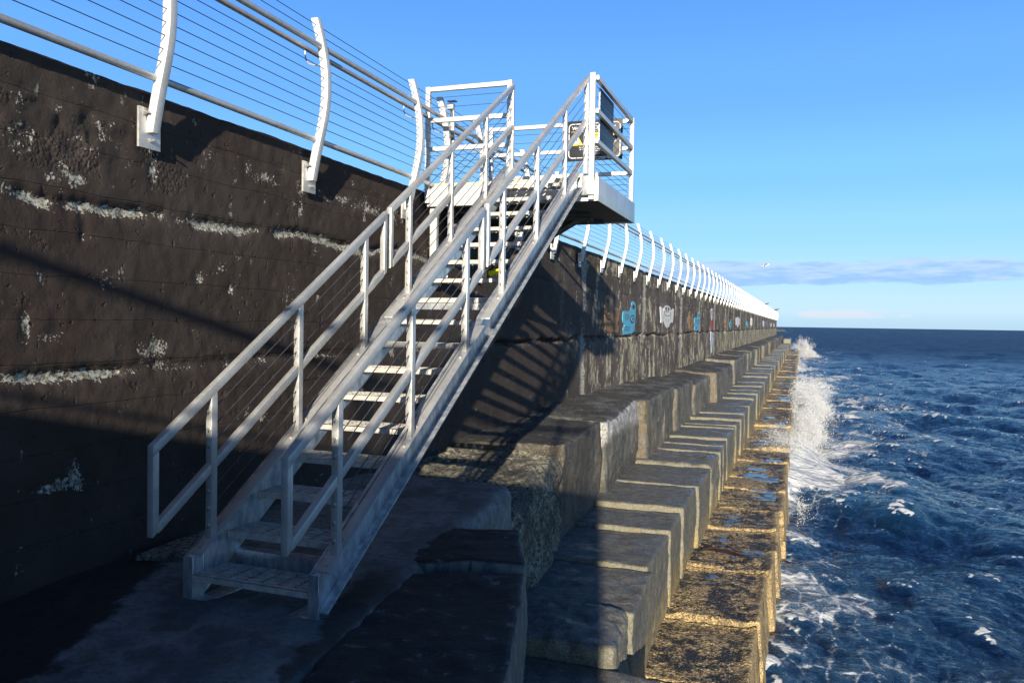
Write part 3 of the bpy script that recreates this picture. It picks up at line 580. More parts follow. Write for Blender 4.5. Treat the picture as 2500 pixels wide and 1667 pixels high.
def guard(v, sec):
    g = empty('guard_rail'); g.parent = ST
    hh = 0.025/math.cos(math.atan(K))
    if sec == 0: u0, u1, posts, stubs = -0.455, 1.93, US, (-0.455, 1.888)
    else: u0, u1, posts, stubs = 1.985, 4.66, US2, (1.985,)
    mb = MB(); barseg(mb, v, u0, u1, ZT-hh); mb.build('top_rail', M_AL, g, bevel=0.006)
    cuts = [u0+0.042]+[p for p in posts]+[u1-0.042]
    for a, b in zip(cuts[:-1], cuts[1:]):
        a2 = a+(0.024 if a in posts else 0); b2 = b-(0.024 if b in posts else 0)
        mb = MB(); barseg(mb, v, a2, b2, ZM); mb.build('mid_rail', M_AL, g, bevel=0.006)
    for u in posts:
        mb = MB(); w = 0.0215
        mb.hexa([(v-w, u-.024, ZF+K*u-.012), (v+w, u-.024, ZF+K*u-.012), (v+w, u+.024, ZF+K*u+.02), (v-w, u+.024, ZF+K*u+.02),
                 (v-w, u-.024, ZT-2*hh+K*(u-.024)+.002), (v+w, u-.024, ZT-2*hh+K*(u-.024)+.002), (v+w, u+.024, ZT-2*hh+K*(u+.024)+.002), (v-w, u+.024, ZT-2*hh+K*(u+.024)+.002)])
        mb.build('post', M_AL, g, bevel=0.005)
    for u in stubs:
        mb = MB(); w = 0.021; a, b = u, u+0.042
        zb0 = ZM-hh*0.6+K*u
        mb.hexa([(v-w, a, zb0), (v+w, a, zb0), (v+w, b, zb0+K*.042), (v-w, b, zb0+K*.042), (v-w, a, ZT-2*hh+K*a+.002), (v+w, a, ZT-2*hh+K*a+.002), (v+w, b, ZT-2*hh+K*b+.002), (v-w, b, ZT-2*hh+K*b+.002)])
        mb.build('end_tube', M_AL, g, bevel=0.005)
    if sec == 1:
        mb = MB(); u = u1-.046; w = 0.0215
        mb.hexa([(v-w, u, 1.575), (v+w, u, 1.575), (v+w, u1, 1.575), (v-w, u1, 1.575), (v-w, u, ZT-2*hh+K*u+.002), (v+w, u, ZT-2*hh+K*u+.002), (v+w, u1, ZT-2*hh+K*u1+.002), (v-w, u1, ZT-2*hh+K*u1+.002)])
        mb.build('post', M_AL, g, bevel=0.005)
    ends = (posts[0]-0.03, (u1-0.03) if sec == 1 else posts[-1]+0.03)
    for dz in (-0.523, -0.626, -0.717, -0.975, -1.074, -1.170):
        if sec == 0 or True:
            MB().tube([(v, ends[0], dz+K*ends[0]), (v, ends[1], dz+K*ends[1])], 0.0032, 6).build('cable', M_CABLE, g, smooth=True)
    # ferrules on the first post
    u = posts[0]
    for dz in (-0.523, -0.626, -0.717, -0.975, -1.074, -1.170): MB().tube([(v, u-.036, dz+K*u-.003), (v, u-.02, dz+K*u)], 0.009, 8).build('cable_stud', M_BOLT, g, smooth=True)
    # flat mounting bar on the stringer flange with bolts
    b0, b1 = (-0.115, 1.90) if sec == 0 else (1.99, 4.35)
    mb = MB(); mb.hexa([(v-.037, b0, ZF+K*b0+.002), (v+.037, b0, ZF+K*b0+.002), (v+.037, b1, ZF+K*b1+.002), (v-.037, b1, ZF+K*b1+.002)]+[(v-.037, b0, ZF+K*b0+.013), (v+.037, b0, ZF+K*b0+.013), (v+.037, b1, ZF+K*b1+.013), (v-.037, b1, ZF+K*b1+.013)])
    mb.build('mounting_bar', M_AL, g, bevel=0.002)
    for p in posts:
        for du in (-0.075, 0.085):
            if sec == 0 or True:
                u = p+du; z = ZF+K*u+.013; MB().tube([(v, u, z-.004), (v-.0, u-.006, z+.007)], 0.014, 12).build('bolt', M_BOLT, g, smooth=True)
for vv in (VL, VR):
    guard(vv, 0); guard(vv, 1)
def stringer(vin, sgn):
    """plumb-cut channel, flanges pointing away from the treads; vin = web inner face"""
    D = 0.285; tw = 0.008; fl = 0.066; u0, u1 = -0.125, 4.62; ZG = -1.565
    a, b = sorted((vin, vin+sgn*tw)); o0, o1 = sorted((vin+sgn*tw, vin+sgn*fl)); f0, f1 = sorted((vin, vin+sgn*fl))
    def zt(u): return ZF+K*u
    def zb(u): return max(ZG, ZF-D+K*u)
    us = [u0, (ZG-ZF+D)/K, u1]
    mb = MB()
    for p, q in zip(us[:-1], us[1:]):
        mb.hexa([(a, p, zb(p)), (b, p, zb(p)), (b, q, zb(q)), (a, q, zb(q)), (a, p, zt(p)), (b, p, zt(p)), (b, q, zt(q)), (a, q, zt(q))])
    t = 0.013
    mb.hexa([(o0, u0, zt(u0)-t), (o1, u0, zt(u0)-t), (o1, u1, zt(u1)-t), (o0, u1, zt(u1)-t), (o0, u0, zt(u0)), (o1, u0, zt(u0)), (o1, u1, zt(u1)), (o0, u1, zt(u1))])
    p = us[1]
    mb.hexa([(o0, p, zb(p)), (o1, p, zb(p)), (o1, u1, zb(u1)), (o0, u1, zb(u1)), (o0, p, zb(p)+t), (o1, p, zb(p)+t), (o1, u1, zb(u1)+t), (o0, u1, zb(u1)+t)])
    o = mb.build('stringer', M_GALV, ST, bevel=0.0015, seg=1)
    m2 = MB().box(f0, f1, u0-0.010, u0-0.001, ZG, zt(u0)-0.001); m2.build('end_plate', M_GALV, o, bevel=0.001, seg=1)
    c0, c1 = sorted((vin+sgn*.001, vin-sgn*0.125)); MB().box(c0, c1, u0-0.009, 0.14, ZG-0.010, ZG+0.004).build('base_plate', M_GALV, o, bevel=0.003)
    for k in range(17):
        u = 0.02+k*0.2816; z = ZF-0.115+K*u
        for q in (0.03, 0.16): MB().tube([(vin+sgn*.006, u+q, z+.02+K*q), (vin+sgn*.016, u+q, z+.02+K*q)], 0.009, 6).build('bolt', M_BOLT, o)
    return o
sl = stringer(WL, -1); sr = stringer(WR, 1)
def tread():
    root = MB(); w0, w1 = WL+.003, WR-.003; Dp = 0.262
    # nosing with toothed lip
    root.box(w0, w1, 0.0, 0.030, -0.004, 0.0); root.box(w0, w1, 0.0, 0.004, -0.036, 0.0); root.box(w0, w1, Dp-.004, Dp, -0.030, 0.0)
    root.box(w0, w0+.004, 0.004, Dp, -0.055, 0.001); root.box(w1-.004, w1, 0.004, Dp, -0.055, 0.001)
    n = 8; sx = (w1-w0-.008)/7
    for k in range(n):
        y = 0.043+k*0.0272
        for j in range(7):
            a = w0+.004+j*sx; root.box(a+(.008 if j else 0), a+sx-(.008 if j < 6 else 0), y, y+0.0135, -0.004, 0.0 if k % 2 else 0.002)
    for j in range(1, 7):
        x = w0+.004+j*sx; root.box(x-.003, x+.003, 0.03, Dp, -0.030, -0.016)
    return root
T0 = tread().build('tread', M_GRATE, ST); U0 = 3.708-3.84
T0.location = (0, U0, -1.425)
for k in range(1, 17):
    c = T0.copy(); COL.objects.link(c); c.parent = ST; c.location = (0, U0+0.2816*k, -1.425+0.18*k)
mb = MB().box(WL+.002, WR-.002, 0.22, 0.30, -1.47, -1.37); mb.build('cross_member', M_GALV, ST, bevel=0.006)
mb = MB().box(WL+.002, WR-.002, 2.42, 2.50, 0.10, 0.20); mb.build('cross_member', M_GALV, ST, bevel=0.006)
# ------------------------------------------------------------------ landing
PX0, PX1, PY0, PY1, PZ1, PZ0 = -4.045, -2.065, 8.55, 10.55, 1.565, 1.305
LD = empty('landing_platform', (-3.05, 8.55, 1.3)); tag(LD, 'white steel landing platform cantilevered off the wall at the top of the stair', 'platform')
def lmb(name, mat, fn, par=None, bevel=0.003):
    mb = MB(); fn(mb); off = Vector((3.05, -8.55, -1.3)); mb.v = [tuple(Vector(v)+off) for v in mb.v]; return mb.build(name, mat, par or LD, bevel=bevel)
lmb('deck', M_DECK, lambda m: m.box(PX0, PX1-.004, PY0+.004, PY1-.004, PZ1-.035, PZ1))
lmb('fascia', M_POST, lambda m: m.box(PX0, PX1, PY0-.012, PY0, PZ0, PZ1-.036))
lmb('fascia', M_POST, lambda m: m.box(PX0, PX1, PY1, PY1+.012, PZ0, PZ1-.036))
lmb('fascia', M_AL, lambda m: m.box(PX1, PX1+.012, PY0-.012, PY1+.012, PZ0, PZ1-.002))
lmb('soffit', M_DARKSTEEL, lambda m: m.box(PX0, PX1, PY0, PY1, PZ0+.02, PZ0+.035))
def beams(m):
    for y in (8.9, 9.6, 10.3): m.box(PX0, -2.4, y-.03, y+.03, PZ0-.03, PZ0+.018)
lmb('floor_beam', M_DARKSTEEL, beams)
for y in (9.62,):
    def br(m, y=y):
        m.tube([(-2.52, y, 1.27), (-4.04, y, 0.42)], 0.045, 4); m.box(-2.66, -2.38, y-.06, y+.06, 1.235, 1.272)
        m.tube([(-2.44, y, 1.20), (-2.44, y, 1.28)], 0.018, 6); m.tube([(-2.60, y, 1.20), (-2.60, y, 1.28)], 0.018, 6)
    lmb('brace', M_DARKSTEEL, br)
lmb('hanger_post', M_POST, lambda m: m.box(-4.035, -3.955, 8.60, 8.67, 0.72, 1.30))
lmb('bearing_plate', M_POST, lambda m: (m.box(-4.05, -4.032, 8.54, 8.82, 0.42, 0.66), m.box(-4.03, -3.80, 8.585, 8.60, 0.50, 0.66)))
lmb('rusty_bracket', M_RUST, lambda m: (m.box(-4.03, -3.80, 9.1, 9.16, 0.78, 1.22), m.box(-4.03, -3.92, 9.1, 9.34, 0.80, 0.86)))
lmb('stair_bracket', M_GALV, lambda m: (m.box(-2.215, -2.085, PY0-.10, PY0-.014, 1.36, 1.56)))
TW = 0.024
def rail_panel(axis, c, a0, a1, posts, label_posts=True, zrails=(2.64, 2.29, 1.97), low=1.34, cut=None):
    g = empty('guard_rail'); g.parent = LD
    def bx(name, lo, hi, z0, z1, mat=M_POST, thick=TW, bevel=0.004):
        def fn(m):
            if axis == 'X': m.box(lo, hi, c-thick, c+thick, z0, z1)
            else: m.box(c-thick, c+thick, lo, hi, z0, z1)
        return lmb(name, mat, fn, g, bevel)
    for zr in zrails: bx('rail', a0, a1, zr-.05, zr, M_POST if axis == 'X' else M_AL, TW-.002)
    for p in posts: bx('post', p-.026, p+.026, low, 2.645, thick=TW+.002)
    zs = [2.52, 2.41, 2.18, 2.07, 1.87, 1.80, 1.73, 1.66]
    for z in zs:
        p0, p1 = ((a0, c, z), (a1, c, z)) if axis == 'X' else ((c, a0, z), (c, a1, z))
        lmb('cable', M_CABLE, lambda m: m.tube([p0, p1], 0.003, 6), g, 0)
    return g
rail_panel('X', PY0-.038, -4.02, -3.03, (-4.03, -3.05))
rail_panel('X', PY1-.03, -4.03, -2.09, (-4.03, ))
rail_panel('Y', PX1-.03, PY0+.02, PY1-.03, (PY1-.03,))
lmb('corner_post', M_POST, lambda m: m.box(-2.148, -2.092, PY0-.066, PY0-.013, 1.315, 2.645), None, 0.003)
def studs():
    for x, zs in ((-4.03, (1.52, 1.40)), (-3.05, (1.52, 1.40)), (-2.12, (1.50, 1.38, 2.52, 2.41, 2.18, 2.07, 1.87, 1.73))):
        for z in zs:
            r = 0.011 if z < 1.55 else 0.006
            lmb('bolt', M_BOLT, lambda m: m.tube([(x, PY0-.064-.004, z), (x, PY0-.076, z)], r, 8), None, 0)
studs()
# ------------------------------------------------------------------ signs
def text_mesh(body, size, bold=False, align='LEFT'):
    cu = bpy.data.curves.new('t', 'FONT'); cu.body = body; cu.size = size; cu.align_x = align; cu.offset = size*0.018 if bold else 0; cu.extrude = 0.0008
    o = bpy.data.objects.new('t', cu); COL.objects.link(o); bpy.context.view_layer.update()
    me = bpy.data.meshes.new_from_object(o.evaluated_get(bpy.context.evaluated_depsgraph_get())); bpy.data.objects.remove(o); return me
def put_text(parent, body, x, z, size, mat, align='LEFT', bold=False, sx=1.0, name='lettering'):
    me = text_mesh(body, size, bold, align); me.materials.append(mat); o = bpy.data.objects.new(name, me); COL.objects.link(o); o.parent = parent
    o.location = (x, -0.0075, z); o.rotation_euler = (math.pi/2, 0, 0); o.scale = (sx, 1, 1); return o
def sign():
    s = empty('warning_sign', (-2.58, PY1-.075, 2.385)); tag(s, 'black warning sign with white border and yellow triangle on the back rail of the landing', 'sign')
    MB().box(-.372, .372, -.005, .005, -.262, .262).build('sign_panel', M_BLACK, s, bevel=0.002)
    # rounded white border
    def rr(hx, hz, r, n=6):
        p = []
        for cx, cz, a0 in ((hx-r, hz-r, 0), (-hx+r, hz-r, 90), (-hx+r, -hz+r, 180), (hx-r, -hz+r, 270)):
            for k in range(n+1):
                a = math.radians(a0+90*k/n); p.append((cx+r*math.cos(a), cz+r*math.sin(a)))
        return p
    A, B = rr(.345, .225, .05), rr(.335, .215, .042); n = len(A); vs = [(x, -.0068, z) for x, z in A]+[(x, -.0068, z) for x, z in B]+[(x, -.0052, z) for x, z in A]+[(x, -.0052, z) for x, z in B]
    fs = []
    for k in range(n):
        j = (k+1) % n; fs += [(k, j, n+j, n+k), (2*n+k, 2*n+j, j, k), (n+k, n+j, 3*n+j, 3*n+k)]
    MB().add(vs, fs).build('border', M_WHITE, s)
    put_text(s, 'Welcome to Ogden Point', -.30, .145, .064, M_WHITE, bold=True, sx=0.86)
    MB().box(-.31, .31, -.0068, -.0052, .118, .124).build('rule_line', M_YEL, s)
    def tri(cx, cz, h, mat, name, y=-.0068):
        w = h*0.6; MB().add([(cx-w, y, cz-h/2), (cx+w, y, cz-h/2), (cx, y, cz+h/2), (cx-w, -.0052, cz-h/2), (cx+w, -.0052, cz-h/2), (cx, -.0052, cz+h/2)], [(0, 1, 2), (3, 5, 4), (0, 3, 4, 1), (1, 4, 5, 2), (2, 5, 3, 0)]).build(name, mat, s)
    tri(-.235, .015, .145, M_YEL, 'hazard_triangle'); tri(-.235, .010, .085, M_WHITE, 'hazard_inset', -.0080)
    put_text(s, '!', -.235, -.028, .075, M_BLACK, 'CENTER', True).location.y = -.0092
    MB().box(-.085, .10, -.0068, -.0052, .035, .10).build('yellow_box', M_YEL, s)
    t = put_text(s, 'WARNING', .008, .055, .036, M_BLACK, 'CENTER', True); t.location.y = -.0078
    MB().box(-.085, .10, -.0068, -.0052, -.055, .028).build('white_box', M_WHITE, s)
    tri(.16, .07, .05, M_YEL, 'hazard_triangle'); tri(.24, .07, .05, M_YEL, 'hazard_triangle')
    for x in (.145, .205, .265):
        n = 16; vs = [(x+.024*math.cos(2*math.pi*k/n), -.0068, -.01+.024*math.sin(2*math.pi*k/n)) for k in range(n)]
        MB().add(vs, [tuple(range(n))]).build('round_symbol', M_WHITE, s)
        MB().add([(x-.015, -.0076, -.022), (x-.010, -.0076, -.026), (x+.016, -.0076, .001), (x+.011, -.0076, .005)], [(0, 1, 2, 3)]).build('symbol_bar', M_BLACK, s)
    for i, tx in enumerate(("For everyone's safety and enjoyment please", "be aware that there may be no guard rails", "and use caution near the water")):
        put_text(s, tx, 0, -.092-.026*i, .024, M_WHITE, 'CENTER', True, 0.95)
    put_text(s, 'Enjoy your visit', 0, -.178, .024, M_WHITE, 'CENTER', True)
    MB().box(.06, .15, -.0068, -.0052, -.245, -.234).build('logo_bar', M_WHITE, s); MB().box(.17, .26, -.0068, -.0052, -.243, -.235).build('logo_bar', M_WHITE, s)
sign()
sp = empty('rail_panel_sign', (PX1-.065, 9.20, 2.25)); tag(sp, 'dark blue-black panel sign hung inside the seaward rail of the landing', 'sign')
MB().box(-.006, .006, -.345, .345, -.25, .335).build('sign_panel', M_BLACKBLUE, sp, bevel=0.001)
MB().box(-.0075, .0075, -.349, -.346, -.25, .335).build('edge_strip', M_WHITE, sp)
# gate latch gear on the extra post
gl = empty('gate_latch', (-3.90, 8.82, 2.5)); tag(gl, 'white box latch and bracket strapped beside the fence post by the landing entrance', 'gate latch')
MB().box(-.035, .045, -.02, .05, -.03, .03).build('latch_box', M_AL, gl, bevel=0.004)
MB().box(-.03, .075, -.02, .05, .055, .068).build('cover', M_AL, gl, bevel=0.002)
MB().box(.0, .05, .0, .035, -.95, -.04).build('latch_post', M_AL, gl, bevel=0.004)
MB().tube([(.02, 0, -.04), (.03, -.02, -.10), (.01, -.01, -.16)], .015, 6).build('strap', M_CABLE, gl, smooth=True)
MB().tube([(.03, -.01, -.33), (.05, -.03, -.38)], .025, 8).build('hinge', M_DARKSTEEL, gl, smooth=True)
# things under the stair
yf = empty('yellow_float', (-3.35, 9.0, 0.60)); tag(yf, 'small bright yellow plastic float wedged behind the stair treads', 'float')
MB().tube([(-.10, 0, -.03), (-.07, 0, -.02), (.04, 0, .0), (.09, 0, .02)], .035, 12).build('float_body', M_YELFLOAT, yf, smooth=True)
MB().tube([(-.07, 0, .02), (.0, .02, .06), (.06, 0, .04)], .006, 6).build('cord', M_CABLE, yf, smooth=True)
# ------------------------------------------------------------------ murals (painted figures on the wall)
PAINT = {'brown': flat('ochre_paint', (0.30, 0.16, 0.06), 0.7, 0.25, 25), 'blue': flat('light_blue_paint', (0.10, 0.50, 0.72), 0.6, 0.08, 25), 'white': flat('white_paint', (0.78, 0.78, 0.76), 0.6, 0.05, 25),
         'red': flat('red_paint', (0.32, 0.03, 0.04), 0.6, 0.2, 25), 'pale': flat('pale_blue_paint', (0.5, 0.58, 0.72), 0.6, 0.1, 25), 'dark': flat('dark_line_paint', (0.045, 0.038, 0.036), 0.7, 0.1, 25), 'violet': flat('faded_violet_paint', (0.24, 0.2, 0.32), 0.7, 0.25, 25)}
def worn(name, c):
    t = NT(name); n = t.noise(1, 7, 0.75, t.coord((1, 7, 2.5))); n2 = t.noise(22, 5, 0.7)
    w = t.ss(t.math('ADD', n, t.math('MULTIPLY', n2, 0.35)), 0.74, 0.80); v = t.mix(n2, tuple(x*0.8 for x in c), tuple(min(1, x*1.15) for x in c))
    return t.out(t.mix(w, v, (0.12, 0.10, 0.085)), 0.75, t.bump(n2, 0.4, 0.006), g=0.8)
for kk, cc in (('brown', (0.30, 0.17, 0.07)), ('blue', (0.10, 0.46, 0.68)), ('white', (0.80, 0.80, 0.78)), ('red', (0.32, 0.03, 0.04)), ('pale', (0.5, 0.58, 0.72)), ('violet', (0.24, 0.2, 0.32))): PAINT[kk] = worn(kk+'_wall_paint', cc)
def plate(name, pts, y0, y1, z0, z1, mat, parent, lift):
    P = [(XW+lift, y0+(y1-y0)*u, z0+(z1-z0)*v) for u, v in pts]; Q = [(XW-0.02, y, z) for _, y, z in P]; n = len(P)
    fs = [tuple(range(n)), tuple(range(2*n-1, n-1, -1))]+[(k, n+k, n+(k+1) % n, (k+1) % n) for k in range(n)]
    loc = Vector(parent.location) if parent else Vector((0, 0, 0))
    mb = MB().add([tuple(Vector(p)-loc) for p in P+Q], fs); o = mb.build(name, mat, parent); 
    return o
def ell(cx, cy, rx, ry, n=14, a0=0, a1=360): return [(cx+rx*math.cos(math.radians(a0+(a1-a0)*k/n)), cy+ry*math.sin(math.radians(a0+(a1-a0)*k/n))) for k in range(n)]
FACE = [(0.10, 0.0), (0.72, 0.03), (0.90, 0.10), (0.95, 0.35), (1.0, 0.6), (0.97, 0.9), (0.90, 0.98), (0.78, 1.0), (0.68, 0.95), (0.62, 0.82), (0.55, 0.70), (0.45, 0.67), (0.2, 0.70), (0.05, 0.66), (0.0, 0.55), (0.02, 0.42), (0.06, 0.33), (0.14, 0.28), (0.13, 0.23), (0.06, 0.19), (0.05, 0.08)]
def face(y0, y1, z0, z1, col, label, flip=False):
    e = empty('wall_mural', (XW, (y0+y1)/2, (z0+z1)/2)); tag(e, label, 'mural')
    fl = (lambda pts: [(1-u, v) for u, v in pts][::-1]) if flip else (lambda p: p)
    plate('painted_shape', fl(FACE), y0, y1, z0, z1, PAINT[col], e, 0.016)
    for pts in (ell(.73, .46, .17, .13), ell(.80, .83, .10, .07)):
        plate('dark_ring', fl(pts), y0, y1, z0, z1, PAINT['dark'], e, 0.021)
    plate('eye', fl(ell(.73, .46, .11, .09)), y0, y1, z0, z1, PAINT[col], e, 0.026); plate('pupil', fl(ell(.73, .47, .04, .045)), y0, y1, z0, z1, PAINT['dark'], e, 0.031)
    for u in (.18, .30, .42): plate('line_mark', fl([(u, .60), (u+.035, .60), (u+.05, .42), (u+.02, .42)]), y0, y1, z0, z1, PAINT['dark'], e, 0.021)
    for v in (.12, .17, .22): plate('line_mark', fl([(.15, v), (.5, v), (.5, v+.012), (.15, v+.012)]), y0, y1, z0, z1, PAINT['dark'], e, 0.021)
def white_fig(y0, y1, z0, z1, label, dark=True):
    e = empty('wall_mural', (XW, (y0+y1)/2, (z0+z1)/2)); tag(e, label, 'mural')
    S = [(.5, 0), (.62, .06), (.72, .22), (.82, .30), (.86, .24), (.92, .27), (.93, .36), (1.0, .88), (.93, .92), (.80, .84), (.72, .78), (.72, .92), (.62, 1.0), (.50, 1.02), (.38, 1.0), (.28, .92), (.26, .78), (.18, .84), (.05, .94), (0, .90), (.08, .36), (.06, .24), (.12, .22), (.2, .30), (.30, .22), (.40, .06)]
    plate('painted_shape', S, y0, y1, z0, z1, PAINT['white'], e, 0.016)
    if dark:
        for sx_ in (1, -1):
            f_ = lambda pts: [(.5+sx_*(u-.5), v) for u, v in pts][::sx_]
            plate('dark_mark', f_([(.53, .70), (.56, .72), (.60, .92), (.53, .95)]), y0, y1, z0, z1, PAINT['dark'], e, 0.021)
            plate('dark_mark', f_([(.63, .80), (.66, .84), (.64, .92), (.61, .90)]), y0, y1, z0, z1, PAINT['dark'], e, 0.021)
            plate('dark_mark', f_([(.70, .74), (.715, .74), (.76, .40), (.745, .40)]), y0, y1, z0, z1, PAINT['dark'], e, 0.021)
            plate('dark_mark', f_([(.54, .56), (.64, .60), (.66, .58), (.55, .53)]), y0, y1, z0, z1, PAINT['dark'], e, 0.021)
            plate('dark_mark', f_([(.56, .30), (.60, .42), (.61, .41), (.575, .29)]), y0, y1, z0, z1, PAINT['dark'], e, 0.021)
face(17.75, 19.35, -0.20, 0.66, 'brown', 'faded ochre painted face figure on the wall, nearest of the murals', True)
face(19.72, 21.4, -0.25, 0.60, 'blue', 'bright light blue painted face figure beside the ochre one')
white_fig(25.3, 28.3, -0.10, 0.62, 'large white painted winged mask shape on the wall')
face(32.3, 33.8, -0.21, 0.56, 'brown', 'smaller ochre painted face beyond the white mask shape', True)
face(34.05, 35.9, -0.22, 0.58, 'blue', 'smaller light blue painted face beyond the white mask shape')
def paddle():
    e = empty('wall_mural', (XW, 41.1, 0)); tag(e, 'tall thin red, white and blue painted paddle shape on the wall', 'mural')
    plate('feather_mark', [(.45, 0), (.55, 0), (.55, 1), (.45, 1)], 40.2, 41.9, 0.28, 0.82, PAINT['white'], e, 0.016)
    for k in range(7): plate('feather_mark', [(.5, .1+.12*k), (.5, .15+.12*k), (.85, .22+.12*k), (.85, .19+.12*k)], 40.0, 42.0, 0.28, 0.82, PAINT['violet'], e, 0.020); plate('feather_mark', [(.5, .1+.12*k), (.5, .15+.12*k), (.15, .22+.12*k), (.15, .19+.12*k)], 40.0, 42.0, 0.28, 0.82, PAINT['pale'], e, 0.019)
    plate('red_band', [(.2, 0), (.8, .04), (.9, .9), (.1, 1)], 40.5, 42.0, -0.22, 0.26, PAINT['red'], e, 0.016)
    plate('blade', [(.55, 0), (.75, .02), (.8, .35), (.95, .6), (.8, .95), (.3, 1), (.2, .6), (.4, .3)], 40.2, 41.9, -1.32, -0.28, PAINT['pale'], e, 0.016)
paddle()
far_m = [(48.6, 50.0, -.15, .55, 'brown', 'ochre painted patch past the paddle shape'), (51.3, 53.0, -.12, .40, 'blue', 'light blue painted strip next to the ochre patch')]
for y0, y1, z0, z1, c, lab in far_m: face(y0, y1, z0, z1, c, lab)
white_fig(56.6, 60.6, -.10, .62, 'white painted mask shape past the light blue strip', False)
o = empty('wall_mural', (XW, 70, 0)); tag(o, 'faded teal painted strip on the far wall', 'mural'); plate('painted_shape', ell(.5, .5, .5, .5), 68, 70.5, -.1, .4, PAINT['blue'], o, 0.016)
white_fig(74.5, 77.0, -.1, .75, 'narrow white painted strip on the far wall beyond the teal one', False)
white_fig(98, 103, -.1, .65, 'white painted mark on the distant wall, third from its end', False)
o = empty('wall_mural', (XW, 112, 0)); tag(o, 'violet painted mark on the distant wall', 'mural'); plate('painted_shape', ell(.5, .5, .5, .5), 109, 114, -.1, .85, PAINT['violet'], o, 0.016)
white_fig(124, 129, -.1, .5, 'white painted mark on the distant wall, second from its end', False)
white_fig(138, 144, -.1, .5, 'white painted mark on the distant wall nearest its end', False)
# ------------------------------------------------------------------ sea
SEA = -4.55
def spectrum(n, L, wind, wdir, amp, seed, cut):
    rg = np.random.default_rng(seed); k1 = 2*np.pi*np.fft.fftfreq(n, L/n); KX, KY = np.meshgrid(k1, k1, indexing='ij'); k = np.hypot(KX, KY); k[0, 0] = 1e-6
    Lw = wind**2/9.81; cosf = (KX*math.cos(wdir)+KY*math.sin(wdir))/k
    P = np.exp(-1/(k*Lw)**2)/k**4*(0.12+0.88*np.abs(cosf)**2)*np.exp(-(k*cut)**2); P[0, 0] = 0; P *= np.where(cosf < 0, 0.25, 1)
    h = (rg.normal(size=(n, n))+1j*rg.normal(size=(n, n)))*np.sqrt(P)
    H = np.real(np.fft.ifft2(h)); sc = amp/H.std(); dx = np.real(np.fft.ifft2(1j*KX/k*h))*sc; dy = np.real(np.fft.ifft2(1j*KY/k*h))*sc
    dxx = np.real(np.fft.ifft2(-KX*KX/k*h))*sc; dyy = np.real(np.fft.ifft2(-KY*KY/k*h))*sc; dxy = np.real(np.fft.ifft2(-KX*KY/k*h))*sc
    return H*sc, dx, dy, dxx, dyy, dxy, L
def samp(G, L, x, y):
    n = G.shape[0]; fx = (x/L % 1)*n; fy = (y/L % 1)*n; i = np.floor(fx).astype(int); j = np.floor(fy).astype(int); a = fx-i; b = fy-j
    i %= n; j %= n; i2 = (i+1) % n; j2 = (j+1) % n
    return G[i, j]*(1-a)*(1-b)+G[i2, j]*a*(1-b)+G[i, j2]*(1-a)*b+G[i2, j2]*a*b
